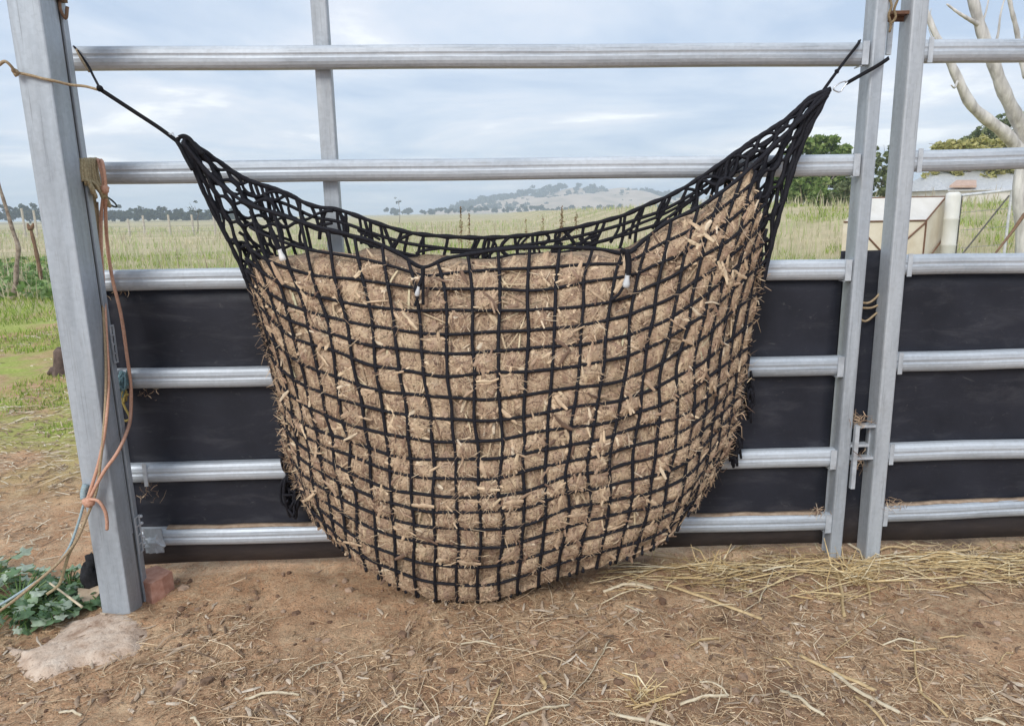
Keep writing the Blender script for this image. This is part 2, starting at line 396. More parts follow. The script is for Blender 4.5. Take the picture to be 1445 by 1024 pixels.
XX, YY = np.meshgrid(xs, ys, indexing='ij')
prof = np.clip(1 - np.abs((YY - HY) / 330) ** 1.5, 0, 1)
ZZ = ridge[:, None] * prof + 10 * vnoise(XX / 60, YY / 60, 9) * prof * (ridge[:, None] > 4) - 1.2 + ground_z(XX, YY)
I = (np.arange(149)[:, None] * 50 + np.arange(49)[None]).ravel()
h = mesh_obj('hill', np.stack([XX, YY, ZZ], -1).reshape(-1, 3), np.stack([I, I + 50, I + 51, I + 1], 1), mk_hill(), smooth=True); tag(h, kind='structure')

def mk_haze():
    m = bpy.data.materials.new('haze_air'); m.use_nodes = True; t = m.node_tree; t.nodes.clear()
    o = t.nodes.new('ShaderNodeOutputMaterial'); v = t.nodes.new('ShaderNodeVolumePrincipled')
    v.inputs['Color'].default_value = (.76, .87, 1, 1); v.inputs['Density'].default_value = HAZE_D; v.inputs['Anisotropy'].default_value = .2
    t.links.new(v.outputs[0], o.inputs['Volume']); return m
HAZE_D = .00068
hz_ = MB().box((-2600, -60, -4), (2600, 2600, 72)).build('haze', mk_haze()); tag(hz_, kind='stuff')

# ------------------------------------------------------------------ leaves
def leaf_cards(P, size, rng, flatten=0.0, aspect=.6, normal=None):
    """n small rhombic leaves round points P"""
    n = len(P); d = rng.normal(size=(n, 3)); d[:, 2] *= (1 - flatten); d /= np.linalg.norm(d, axis=1)[:, None]
    w = rng.normal(size=(n, 3)); w -= d * (w * d).sum(1)[:, None]; w /= np.linalg.norm(w, axis=1)[:, None]
    s = (size * rng.uniform(.6, 1.4, n))[:, None]
    V = np.stack([P - d * s, P + w * s * aspect, P + d * s, P - w * s * aspect], 1).reshape(-1, 3)
    return V, np.arange(4 * n).reshape(n, 4)
def crown_pts(c, r, nclump, per, rng, clump=.28, shell=.55):
    c = np.asarray(c, float); r = np.asarray(r, float); out = []
    for _ in range(nclump):
        d = rng.normal(size=3); d /= np.linalg.norm(d); rad = rng.uniform(shell, 1.0)
        cc = c + r * d * rad; cr_ = r.mean() * clump * rng.uniform(.6, 1.3)
        q = rng.normal(size=(per, 3)); q /= np.linalg.norm(q, axis=1)[:, None]
        out.append(cc + q * (cr_ * rng.uniform(.3, 1, per) ** .5)[:, None] * np.array([1.1, 1.1, .75]))
    return np.concatenate(out)
def tree(name, label, base, crowns, mat, bark, leaf, seed, group=None, per=60, trunk_r=.16):
    rng = np.random.default_rng(seed); t = thing(name, label, 'tree', base, group); base = np.asarray(base, float)
    mb = MB(); top = np.mean([c[0] for c in crowns], 0)
    mid = base * .4 + top * .6 + np.array([.2, 0, 0])
    mb.tube(cr([base, base * .7 + top * .3 + np.array([.15, 0, 0]), mid], 10), np.linspace(trunk_r, trunk_r * .6, 10), 8)
    for c in crowns:
        mb.tube(cr([mid, (mid + c[0]) / 2 + rng.normal(size=3) * .2, c[0]], 8), np.linspace(trunk_r * .5, trunk_r * .12, 8), 6)
        for _ in range(4):
            e_ = np.asarray(c[0]) + rng.normal(size=3) * np.asarray(c[1]) * .5
            mb.tube(cr([(mid + c[0]) / 2, (np.asarray(c[0]) + e_) / 2 + rng.normal(size=3) * .1, e_], 6), np.linspace(trunk_r * .22, trunk_r * .06, 6), 5)
    mb.build('trunk', bark, t, True)
    P = np.concatenate([crown_pts(c[0], c[1], c[2], per, rng) for c in crowns])
    Vv, Ff = leaf_cards(P, leaf, rng); mesh_obj('crown', Vv, Ff, mat, t)
    return t
M_BARK = m_plain('grey_bark', (.10, .085, .07), (.24, .21, .18), 8, .9, .02)
M_LEAF_G = m_island('green_foliage', [(0, (.12, .20, .05)), (.5, (.25, .36, .10)), (1, (.42, .50, .18))], .6, .45, 3)
M_LEAF_O = m_island('olive_foliage', [(0, (.13, .17, .08)), (.5, (.23, .28, .13)), (1, (.36, .40, .21))], .6, .4, 3)
M_LEAF_Y = m_island('yellow_foliage', [(0, (.33, .36, .12)), (.5, (.58, .55, .22)), (1, (.76, .70, .34))], .6, .45, 3)
M_LEAF_FAR = m_island('distant_foliage', [(0, (.03, .045, .025)), (.5, (.055, .07, .04)), (1, (.09, .105, .06))], .8, 0, .3)

def treepos(px, py, Y): return at(px, py, Y)
def gz(x, y): return float(ground_z(np.array([x]), np.array([y]))[0])
def crown_px(px, py, Y, rx, rz, n):
    sc = (Y - CAM[1]) / F_PX
    return (at(px, py, Y), (rx * sc, rx * sc, rz * sc), n)
def tree_px(name, label, Y, trunk_px, crowns, mat, leaf, seed, group=None, per=60, tr=.16):
    q = at(trunk_px, 285, Y); b = np.array([q[0], Y, gz(q[0], Y) - .05])
    return tree(name, label, b, [crown_px(c[0], c[1], Y + c[5], c[2], c[3], c[4]) for c in crowns], mat, M_BARK, leaf, seed, group, per, tr)
GT = 'trees beyond the yard'
tree_px('bushy_tree', 'dense dark green bushy tree just left of the steel end post', 46, 1150, [(1128, 222, 26, 24, 26, 0), (1160, 212, 26, 22, 26, 1), (1186, 232, 24, 26, 22, 0), (1130, 258, 34, 22, 30, -1), (1176, 262, 34, 20, 30, 1), (1140, 280, 40, 14, 26, -2), (1185, 282, 34, 12, 20, -2)], M_LEAF_G, .17, 11, GT, 70)
tree_px('small_tree', 'low pale olive shrubby tree at the right foot of the dense green one', 40, 1205, [(1200, 268, 22, 16, 20, 0), (1186, 272, 12, 12, 10, .5)], M_LEAF_O, .12, 12, GT, 55, .08)
tree_px('slender_tree', 'airy grey green tree seen through the gap between two posts', 38, 1254, [(1252, 216, 18, 16, 10, 0), (1240, 232, 16, 14, 9, 0), (1266, 204, 14, 16, 7, 0), (1244, 258, 24, 20, 22, 0), (1262, 272, 18, 14, 14, 0)], M_LEAF_O, .10, 13, GT, 42, .10)
tree_px('yellow_tree', 'yellowing autumn tree above the second rail at right', 36, 1372, [(1345, 212, 26, 14, 22, 0), (1385, 212, 34, 20, 30, 0), (1330, 240, 24, 20, 16, 0), (1375, 245, 40, 22, 26, 0), (1420, 235, 24, 22, 18, 0)], M_LEAF_Y, .13, 14, GT, 60)
tree_px('olive_tree', 'grey olive tree rising behind the yellow autumn tree', 52, 1405, [(1390, 196, 26, 16, 20, 0), (1425, 186, 30, 20, 22, 0), (1440, 210, 30, 20, 16, 0), (1350, 250, 34, 20, 22, 0), (1405, 248, 40, 18, 22, 0), (1330, 268, 30, 12, 18, 0)], M_LEAF_O, .16, 15, GT, 55)
tree_px('faint_bare_tree', 'faint bare little tree alone on the far paddock left of the hill', 130, 562, [(562, 282, 5, 6, 5, 0)], M_LEAF_FAR, .10, 16, GT, 14, .06)
tree_px('thin_bare_tree', 'thin twiggy tree on the far paddock behind the left net corner', 70, 274, [(274, 292, 12, 12, 8, 0)], M_LEAF_FAR, .07, 17, GT, 12, .06)

# far-off woods that read as one mass
def wood(name, spec, mat, leaf, seed, per=30):
    rng = np.random.default_rng(seed); Vs = []
    for px, py, Y, rx, rz, n in spec:
        c = crown_px(px, py, Y, rx, rz, n); Vs.append(crown_pts(c[0], c[1], n, per, rng, .4, .2))
    P = np.concatenate(Vs); Vv, Ff = leaf_cards(P, leaf, rng)
    return tag(mesh_obj(name, Vv, Ff, mat), kind='stuff')
rg = np.random.default_rng(3); sp1 = []
for px in np.arange(-260, 330, 7):
    top = 290 + 3 * math.sin(px * .05) + rg.uniform(-3, 4)
    if px < 70: top -= 6
    if px > 230: top += 5
    sp1.append((px + 3, 305, 430 + rg.uniform(-20, 20), 9, 6, 5))
    sp1.append((px, (top + 312) / 2, 420 + rg.uniform(-25, 25), 8, (312 - top) / 2, 5))
wood('distant_treeline', sp1, M_LEAF_FAR, .9, 31)
sp2 = []
for px in np.arange(540, 940, 9): sp2.append((px + rg.uniform(-5, 5), 297 + rg.uniform(-3, 1) - (px - 700) * .012, 900 + rg.uniform(-40, 40), rg.uniform(4, 9), rg.uniform(2.5, 6), 4))
for px in np.arange(940, 1110, 9): sp2.append((px + rg.uniform(-4, 4), 291 + rg.uniform(-3, 1), 900, 8, rg.uniform(3, 6), 4))
wood('distant_woodland', sp2, M_LEAF_FAR, 1.6, 32)
sp3 = []
for k in range(420):
    px = rg.uniform(640, 1100); top = np.interp(px, [p[0] for p in hp], [p[1] for p in hp]); f = rg.uniform(0, 1) ** 1.6
    py = top - 1 + f * (296 - top); Yd = HY - 330 * f * .8
    if vnoise(np.array([px / 26]), np.array([py / 8]), 6)[0] < -.10: continue
    sp3.append((px, py, Yd, rg.uniform(5, 11), rg.uniform(3, 5.5), 4))
wood('hill_woodland', sp3, M_LEAF_FAR, 2.6, 33, 26)

# dead gum
M_GUM = m_plain('pale_gum_bark', (.30, .285, .27), (.76, .74, .71), 5, .8, .03, .7, axis=(1.6, 1.6, .35))
t = thing('dead_gum_tree', 'bare dead gum tree with pale smooth limbs at the right edge', 'tree', (*at(1452, 300, 9)[:2], gz(at(1452, 300, 9)[0], 9) - .05))
Yg = 9.0
def gp(*pts): return [at(x, y, Yg + dy) for x, y, dy in pts]
bp = np.asarray(t.location); mb = MB()
mb.tube(cr([bp, *gp((1446, 340, 0), (1440, 270, 0), (1448, 212, 0), (1462, 120, .1), (1475, 20, .3), (1480, -90, .4))], 40), np.linspace(.14, .075, 40), 12)
mb.build('trunk', M_GUM, t, True)
for pts, r0, r1 in (
    (((1444, 222, 0), (1420, 190, -.1), (1392, 168, -.2), (1372, 150, -.25), (1352, 112, -.3), (1336, 78, -.3), (1318, 44, -.25), (1304, 8, -.2)), .155, .05),
    (((1450, 205, 0), (1436, 170, -.1), (1416, 128, -.2), (1398, 78, -.25), (1384, 40, -.2), (1372, -5, -.2), (1362, -60, -.1)), .15, .085),
    (((1386, 38, -.2), (1372, 30, -.25), (1352, 18, -.3), (1336, 6, -.3)), .055, .02),
    (((1448, 110, .1), (1440, 78, .1), (1434, 40, .1), (1427, 12, .05), (1420, -30, 0)), .06, .035),
    (((1352, 112, -.3), (1346, 124, -.45), (1342, 120, -.5)), .03, .012), (((1336, 78, -.3), (1326, 60, -.35), (1316, 54, -.4), (1310, 40, -.4)), .022, .006), (((1398, 78, -.25), (1408, 50, -.2), (1412, 20, -.2), (1420, -10, -.2)), .03, .012), (((1384, 40, -.2), (1392, 14, -.15), (1398, -20, -.1)), .024, .01), (((1318, 44, -.25), (1312, 30, -.2), (1314, 12, -.2)), .018, .006), (((1440, 78, .1), (1446, 50, .1), (1450, 10, .1)), .025, .01)):
    MB().tube(cr(gp(*pts), 26), np.linspace(r0 * .74, r1 * .74, 26) * (1 + .08 * np.sin(np.arange(26) * 1.7)), 10).build('limb', M_GUM, t, True)

# ------------------------------------------------------------------ grasses (ground cover)
def blades(P, h, w, rng, lean=.35):
    n = len(P); a = rng.uniform(0, 2 * math.pi, n); wd = np.stack([np.cos(a), np.sin(a), 0 * a], 1)
    b = rng.uniform(0, 2 * math.pi, n); ld_ = np.stack([np.cos(b), np.sin(b), 0 * b], 1) * (h * rng.uniform(.1, 1, n) * lean)[:, None]
    up = np.zeros((n, 3)); up[:, 2] = h; w2 = (w / 2)[:, None]
    V = np.stack([P - wd * w2, P + wd * w2, P + up * .6 + ld_ * .35 + wd * w2 * .7, P + up * .6 + ld_ * .35 - wd * w2 * .7, P + up + ld_], 1)
    k = np.arange(n)[:, None] * 5
    Fq = np.concatenate([k + np.array([[0, 1, 2]]), k + np.array([[0, 2, 3]]), k + np.array([[3, 2, 4]])], 0)
    return V.reshape(-1, 3), Fq
rng = np.random.default_rng(21)
n = 34000
px = rng.uniform(-420, 1860, n); d = np.exp(rng.uniform(math.log(13), math.log(130), n))
X = (px - 722.5) / F_PX * d + .028 * d; Y = d - 2.95
keep = (Y > 11 + 2 * vnoise(X * .3, Y * .3, 8)) & (vnoise(X * .12, Y * .12, 41) > -.28); X, Y, d = X[keep], Y[keep], d[keep]; n = len(X)
hh = rng.uniform(.12, .58, n) * (1 + .5 * vnoise(X * .2, Y * .2, 12)); ww = .006 + .0011 * d
def green_patches(m, scale, col, lo, hi):
    t_ = m.node_tree; b = t_.nodes['Principled BSDF']; src = b.inputs['Base Color'].links[0].from_socket
    c = mixc(t_, ramp(t_, noise(t_, coords(t_, (1, 1, 0)), scale, 5, .65), [(lo, (0, 0, 0)), (hi, (.8,) * 3)]), src, col)
    t_.links.new(c, b.inputs['Base Color'])
    for n_ in t_.nodes:
        if n_.type == 'BSDF_TRANSLUCENT': t_.links.new(c, n_.inputs[0])
M_DRYGRASS = m_island('dry_grass', [(0, (.50, .50, .26)), (.25, (.64, .57, .37)), (.6, (.76, .67, .48)), (1, (.84, .76, .58))], .8, .45, 1); green_patches(M_DRYGRASS, .22, (.40, .52, .19), .46, .60)
Vv, Ff = blades(np.stack([X, Y, ground_z(X, Y) - .02], 1), hh, ww, rng); tag(mesh_obj('dry_grass', Vv, Ff, M_DRYGRASS), kind='stuff')
n = 3600; px = rng.uniform(-420, 1860, n); d = np.exp(rng.uniform(math.log(15), math.log(55), n)); X = (px - 722.5) / F_PX * d + .028 * d; Y = d - 2.95
keep = vnoise(X * .35, Y * .35, 47) > .02; X, Y, d = X[keep], Y[keep], d[keep]; n = len(X)
Vv, Ff = blades(np.stack([X, Y, ground_z(X, Y) - .02], 1), rng.uniform(.5, 1.05, n), .005 + .0008 * d, rng, .3)
tag(mesh_obj('tall_dry_grass', Vv, Ff, m_island('tall_grass', [(0, (.34, .27, .17)), (.5, (.60, .50, .35)), (1, (.82, .74, .58))], .8, .4, 1)), kind='stuff')
# green grass: near-left pick and the belt behind the rails
n = 190000
px = rng.uniform(-500, 1860, n); d = np.exp(rng.uniform(math.log(3.6), math.log(34), n)); X = (px - 722.5) / F_PX * d + .028 * d; Y = d - 2.95
msk = vnoise(X * .75, Y * .75, 51) + .5 * vnoise(X * 2.1, Y * 2.1, 52); thr = np.interp(Y, [.8, 3, 8, 14, 30], [.30, .06, -.10, -.06, .02])
keep = (msk > thr) & (Y > .75) & ((X < -1.9) | (Y > 3)); X, Y, d = X[keep], Y[keep], d[keep]; n = len(X)
hh = rng.uniform(.02, .06, n) + .011 * np.clip(Y - 3, 0, 16) * rng.uniform(.3, 1.2, n); ww = .004 + .0009 * d
M_GREENGRASS = m_island('green_grass', [(0, (.18, .28, .045)), (.4, (.33, .47, .08)), (.75, (.50, .60, .15)), (1, (.72, .66, .32))], .7, .45, 2)
Vv, Ff = blades(np.stack([X, Y, ground_z(X, Y) - .01], 1), hh, ww, rng, .9); tag(mesh_obj('green_grass', Vv, Ff, M_GREENGRASS), kind='stuff')
# leafy green weeds at the left beyond the column
def leafy(Pn, rad, hgt, leaf, rng):
    P = Pn[:, None, :] + np.concatenate([rng.normal(size=(len(Pn), 16, 2)) * rad, rng.uniform(0, hgt, (len(Pn), 16, 1))], 2)
    P = P.reshape(-1, 3); return leaf_cards(P, leaf, rng, .6, .55)
cpx = rng.uniform(-160, 118, 150); cpy = rng.uniform(372, 424, 150); Pn = np.array([atz(a, b, 0) for a, b in zip(cpx, cpy)])
Vv, Ff = leafy(Pn, .16, .3, .10, rng)
M_WEED = m_island('weed_leaf', [(0, (.10, .20, .05)), (.5, (.20, .33, .10)), (1, (.34, .46, .19))], .55, .3, 3)
tag(mesh_obj('green_undergrowth', Vv, Ff, M_WEED), kind='stuff')
M_DOCK = m_plain('dry_seed_head', (.13, .075, .035), (.30, .20, .10), 12, .9)
for i, (px, ptop, Yd, lab) in enumerate([(648, 292, 16, 'tall thin dry weed stalk left of the lowest dip of the net'), (660, 301, 15.5, 'short dry weed stalk beside the tall thin one behind the net'), (764, 302, 17, 'low greenish dry weed behind the centre of the net'), (791, 291, 16, 'thick rusty dock seed head standing behind the net'), (811, 300, 16.4, 'branched dry weed right of the thick rusty seed head'), (740, 308, 16.2, 'smallest sparse dry weed behind the middle of the net')]):
    q = at(px, 340, Yd); b = np.array([q[0], Yd, gz(q[0], Yd)]); top = at(px + 2, ptop, Yd)
    t = thing('dry_weed', lab, 'weed', b, 'dry weeds behind the net'); MB().tube(cr([b, (b + top) / 2 + np.array([.03, 0, 0]), top], 10), np.linspace(.012, .004, 10), 5).build('stem', M_DOCK, t)
    rgw = np.random.default_rng(i + 60); hN = [160, 110, 60, 300, 150, 50][i]; tt = rgw.uniform(.45, .98, hN); P = b + (top - b) * tt[:, None]; spread = [.05, .06, .07, .055, .11, .05][i]
    P += np.stack([rgw.normal(size=hN) * spread * (1.15 - tt), rgw.normal(size=hN) * spread * (1.15 - tt), rgw.normal(size=hN) * .03], 1)
    Vv, Ff = leaf_cards(P, .022, rgw); mesh_obj('leaves_or_seeds', Vv, Ff, M_DOCK, t)  # seed head of the dry weed, made of leaf cards

# ------------------------------------------------------------------ far farm things
M_WOODPALE = m_plain('weathered_wood', (.40, .36, .30), (.62, .57, .49), 6, .9)
M_WIRE = m_plain('dull_wire', (.20, .20, .20), (.32, .32, .32), 6, .6)
t = thing('paddock_fence', 'distant wire fence with pale wooden posts across the left paddock', 'fence', at(180, 310, 60))
fpos = [(-70, 297), (-10, 296), (30, 294), (47, 297), (180, 309), (201, 304), (237, 303), (270, 303), (301, 304), (345, 305), (400, 304)]
for i, (px, py) in enumerate(fpos):
    q = at(px, py, 60 + (i % 3) * .2); zb = gz(q[0], 60) - .1; hgt = max(q[2], zb + 1.0)
    MB().tube([(q[0], q[1], zb), (q[0] + .02, q[1], (zb + hgt) / 2), (q[0], q[1], hgt)], [.10, .095, .09], 7).build('post', M_WOODPALE, t)
for hgt in (.35, .8, 1.15):
    q0 = at(-80, 300, 60.1); q1 = at(410, 300, 60.1); MB().tube([(x_, 60.1, gz(x_, 60.1) + hgt) for x_ in np.linspace(q0[0], q1[0], 30)], .01, 4).build('wire', M_WIRE, t)

M_STICK = m_plain('bare_stick', (.14, .095, .07), (.42, .35, .29), 14, .9, .006)
M_STAKE = m_plain('brown_stake', (.13, .075, .045), (.26, .16, .10), 14, .9, .006)
Ys = float(atz(18, 422, 0)[1]); b = at(18, 424, Ys)
mb = MB().tube(cr([b, at(22, 400, Ys), at(24, 370, Ys), at(26, 350, Ys), at(18, 325, Ys), at(10, 298, Ys), at(2, 272, Ys), at(-8, 235, Ys)], 40), np.linspace(.055, .022, 40) * (1 + .12 * np.sin(np.arange(40) * .9)), 8)
tag(mb.build('bare_sapling', M_STICK, None, True, origin=b), 'crooked grey bare sapling trunk leaning at the far left', 'dead sapling')
Ys = float(atz(60, 410, 0)[1]); b = at(60, 411, Ys)
mb = MB().tube(cr([b, at(56, 380, Ys), at(50, 350, Ys), at(43, 322, Ys)], 20), np.linspace(.045, .036, 20) * (1 + .1 * np.sin(np.arange(20) * 1.3)), 8)
mb.tube(cr([at(43, 324, Ys), at(40, 319, Ys), at(39, 315, Ys)], 5), [.05, .04, .015], 6).tube(cr([at(43, 324, Ys), at(46, 319, Ys), at(47, 315, Ys)], 5), [.05, .04, .015], 6)
tag(mb.build('wooden_stake', M_STAKE, None, True, origin=b), 'brown leaning wooden stake with a forked top beside the column', 'stake')

# cream feed bin with rusty framing
M_CREAM = m_plain('cream_painted_steel', (.62, .53, .40), (.80, .74, .62), 2.2, .6, .004, .3)
M_CREAM_W = m_plain('white_painted_steel', (.60, .575, .52), (.72, .70, .66), 2.2, .55, .004, .3)
YT = 13.0
def bp_(x, y, dy=0): return at(x, y, YT + dy)
t0 = bp_(1193, 278, .5); tA = bp_(1193, 280); tB = bp_(1307, 311)
t = thing('feed_bin', 'cream steel feed bin with rusty frame bars beyond the post gap', 'feed bin', (float(tA[0]), YT, gz(tA[0], YT)))
zb = gz(tB[0], YT) - .05; x0, x1 = tA[0], tB[0]; zf = float(tB[2]); zt = float(bp_(1250, 279, .75)[2]); xb = float(at(1333, 300, YT + .75)[0]); xb0 = x0 + (xb - x1)
zb2 = zb + .32
fr = [(x0, YT, zb2), (x1, YT, zb2), (x1, YT, zf), (x0, YT, zf)]; bk = [(xb0, YT + .75, zb2), (xb, YT + .75, zb2), (xb, YT + .75, zt), (xb0, YT + .75, zt)]
Vb = np.array(fr + bk)
MB().add(Vb, [(0, 1, 2, 3), (5, 4, 7, 6), (1, 5, 6, 2), (4, 0, 3, 7), (0, 4, 5, 1)]).build('body', M_CREAM, t)
sag = []
for k in range(9):
    u = k / 8; yy = YT + .75 * u; zz = zf + (zt - zf) * (u ** 1.6) + .003
    xl = x0 + (xb0 - x0) * u; xr = x1 + (xb - x1) * u; sag += [(xl, yy - .002, zz), (xr, yy - .002, zz)]
MB().add(sag, [(2 * k, 2 * k + 1, 2 * k + 3, 2 * k + 2) for k in range(8)]).build('sloping_lid', M_CREAM_W, t)
def bar(a, b_, r=.022): return MB().tube([a, (np.asarray(a) + np.asarray(b_)) / 2, b_], r, 6).build('frame_bar', M_RUST, t)
eps = np.array([0, -.012, 0])
for a, b_ in ((Vb[3] + eps, Vb[2] + eps), (Vb[2] + eps, Vb[1] + eps + np.array([0, 0, -.32])), (Vb[7], Vb[6]), (Vb[6], Vb[5] + np.array([0, 0, -.32])), (Vb[2] + eps, Vb[6]), (bp_(1307, 313) + eps, bp_(1252, 362) + eps), (bp_(1222, 332) + eps, bp_(1250, 362) + eps), (at(1330, 338, YT + .72), at(1312, 362, YT + .1))): bar(a, b_, .02)
# white drum beside it
q = at(1343, 300, 13.4); zt_ = float(at(1343, 271, 13.4)[2]); zg_ = gz(q[0], 13.4)
mb = MB(); mb.tube([(q[0], 13.4, zg_ + z_ * (zt_ - zg_)) for z_ in (0, .02, .3, .31, .33, .64, .65, .67, .94, .98, 1)], [.14, .155, .155, .165, .155, .155, .165, .155, .155, .145, .10], 18)
tag(mb.build('plastic_drum', m_plain('white_plastic', (.70, .69, .64), (.80, .79, .75), 3, .5), None, True, origin=(q[0], 13.4, zg_)), 'tall white plastic drum standing right of the feed bin', 'drum')
# field gate with diagonal stays
YG = 14.0
q0 = at(1356, 276, YG); q1 = at(1428, 268, YG); t = thing('field_gate', 'open wire field gate with a diagonal stay right of the white drum', 'gate', (float(q0[0]), YG, gz(q0[0], YG)))
M_DARKST = m_plain('dark_steel', (.05, .05, .045), (.12, .11, .10), 12, .6); M_SILV = m_galv('gate_tube', base=.6)
MB().tube([q0, (q0 + q1) / 2, q1], .035, 8).build('top_rail', M_SILV, t)
MB().tube([(q0[0], YG, gz(q0[0], YG)), (q0[0], YG, .7), q0], .04, 8).build('hinge_post', M_DARKST, t)
MB().tube([(q1[0], YG, gz(q1[0], YG)), (q1[0], YG, .7), q1], .03, 8).build('latch_post', M_SILV, t)
a = at(1352, 366, YG); MB().tube([at(1424, 276, YG), (at(1424, 276, YG) + a) / 2, a], .018, 6).build('diagonal_stay', M_DARKST, t)
for yy in (300, 325, 350): MB().tube([at(1356, yy, YG), at(1392, yy - 3, YG), at(1428, yy - 6, YG)], .006, 4).build('wire', M_WIRE, t)
# fallen branch leaning on the gum
b = at(1392, 372, 8.2)
mb = MB().tube(cr([at(1398, 366, 8.2), at(1412, 348, 8.2), at(1426, 330, 8.3), at(1446, 302, 8.4)], 14), np.linspace(.012, .03, 14), 6)
tag(mb.build('fallen_branch', M_STAKE, None, True), 'thin dark branch leaning against the trunk of the dead gum', 'branch')
# shed
YS = 33.; a = at(1338, 268, YS); c = at(1445, 262, YS)
t = thing('farm_shed', 'low farm shed with a pale grey roof under the yellow tree', 'shed', (float(a[0]), YS, gz(a[0], YS)))
x0 = float(a[0]); x1 = x0 + 8; zg_ = gz(x0, YS) - .1; ze = float(a[2]); zr = float(at(1400, 241, YS + 3)[2])
MB().box((x0 + .15, YS + .15, zg_), (x1 - .15, YS + 5, ze - .02)).build('wall', M_CREAM_W, t)
MB().add([(x0, YS, ze), (x1, YS, ze), (x1, YS + 3, zr), (x0 + .9, YS + 3, zr), (x0, YS, ze - .06), (x1, YS, ze - .06), (x1, YS + 3, zr - .06), (x0 + .9, YS + 3, zr - .06), (x0, YS + 5.2, ze), (x1, YS + 5.2, ze)],
         [(0, 1, 2, 3), (4, 7, 6, 5), (0, 4, 5, 1), (3, 2, 9, 8), (0, 3, 7, 4), (0, 3, 8)]).build('roof', m_galv('iron_roof', base=.6, axis=(4, 1, 1)), t)
qq = at(1340, 262, YS - .1); q2 = at(1378, 254, YS + .9)
MB().add([qq, at(1378, 262, YS - .1), at(1378, 254, YS + .9), at(1350, 254, YS + .9), qq - np.array([0, 0, .1]), at(1378, 262, YS - .1) - np.array([0, 0, .1]), at(1378, 254, YS + .9) - np.array([0, 0, .05]), at(1350, 254, YS + .9) - np.array([0, 0, .05])],
         [(0, 1, 2, 3), (4, 7, 6, 5), (0, 4, 5, 1), (1, 5, 6, 2), (2, 6, 7, 3), (3, 7, 4, 0)]).build('tiled_patch', m_plain('terracotta_tiles', (.46, .32, .25), (.60, .44, .36), 6, .8), t)

# ------------------------------------------------------------------ steel column
zc_ = 3.1
t = thing('shed_column', 'big galvanised steel column standing at the left of the panel', 'column', (-1.53, -.24, 0))
CXl, CXr = -1.588, -1.476; CYf, CYb = -.31, -.158; LN = -.014
k_ = LN / 2.28
MB().box((CXl, CYf, -.03), (CXr, CYf + .10, zc_), (k_ * zc_, 0), .006).build('front_channel', MG_COL, t)
MB().box((CXl + .012, CYf + .1005, -.03), (CXr - .009, CYb, zc_), (k_ * zc_, 0)).build('rear_channel', m_galv('shaded_galvanising', base=.19, axis=(1, 1, .1), dirt=.5, tint=(1.0, 1, 1.0)), t)  # column's side shade put into a darker zinc base colour, plus heavier dirt
MB().box((CXr - .0085, CYf + .101, .3), (CXr - .004, CYf + .108, zc_), (k_ * zc_, 0)).build('lip', MG_COL, t)
MB().box((CXr - .008, CYb - .028, -.03), (CXr + .0015, CYb + .004, zc_), (k_ * zc_, 0), .002).build('rear_flange', MG_COL, t)
def perforated(z0, z1, yc, w=.03, n_=4):
    mb = MB(); x = CXr + .004
    mb.box((x, yc - w / 2, z0), (x + .004, yc - w / 2 + .007, z1)); mb.box((x, yc + w / 2 - .007, z0), (x + .004, yc + w / 2, z1))
    for zz in np.linspace(z0, z1 - .006, n_ + 1): mb.box((x, yc - w / 2 + .007, zz), (x + .004, yc + w / 2 - .007, zz + .006))
    return mb
perforated(1.00, 1.15, CYb - .015, .028, 4).build('slotted_bracket', MG_SMALL, t)
brk = perforated(.20, .36, CYb - .02, .04, 4).build('slotted_bracket', MG_SMALL, t)
for i in range(5):
    zz = .23 + i * .03; MB().tube([(CXr + .004, CYb + .004, zz), (CXr + .012, CYb + .004, zz), (CXr + .016, CYb + .004, zz)], [.007, .007, .004], 6).build('bolt', MG_SMALL, brk)
p0 = at(87, 14, -.17)
mb = MB().box((CXr - .012, -.22, 2.30), (CXr + .004, -.17, 2.36)); mb.tube(cr([at(84, 2, -.2), at(86, 16, -.2), at(92, 26, -.19), at(95, 10, -.18)], 16), .006, 6)
mb.build('wire_tie', M_STAKE, t, True)
# concrete footing
def mk_conc():
    m, t_, b = mat_new('pale_concrete'); v = coords(t_); n = noise(t_, v, 9, 7, .7, .4); f = noise(t_, v, 60, 5, .7)
    c = ramp(t_, n, [(.34, (.34, .225, .155)), (.48, (.56, .43, .33)), (.66, (.70, .58, .47))]); c = mixc(t_, ramp(t_, f, [(.34, (.7,) * 3), (.46, (0, 0, 0))]), c, (.26, .17, .12))
    t_.links.new(c, b.inputs['Base Color']); b.inputs['Roughness'].default_value = .95; bump(t_, f, .6, .012, b); return m
MC = mk_conc()
foot = [tuple(atz(x_, y_, 0)[:2]) for x_, y_ in ((2, 902), (20, 930), (34, 950), (62, 953), (100, 940), (150, 930), (196, 917), (206, 900), (196, 872), (170, 862), (140, 862), (112, 866), (92, 868), (84, 880), (66, 896), (46, 908), (22, 902))]
fp = cr(foot + [foot[0]], 120)[:-1]
def poly_dist(px_, py_):
    ins = np.zeros(px_.shape, bool); dist = np.full(px_.shape, 9.0); n_ = len(fp)
    for i in range(n_):
        ax, ay = fp[i]; bx, by = fp[(i + 1) % n_]
        cond = (ay > py_) != (by > py_); ins ^= cond & (px_ < (bx - ax) * (py_ - ay) / (by - ay + 1e-12) + ax)
        L2 = (bx - ax) ** 2 + (by - ay) ** 2 + 1e-12; tt = np.clip(((px_ - ax) * (bx - ax) + (py_ - ay) * (by - ay)) / L2, 0, 1); dist = np.minimum(dist, np.hypot(px_ - ax - tt * (bx - ax), py_ - ay - tt * (by - ay)))
    return np.where(ins, dist, -dist)
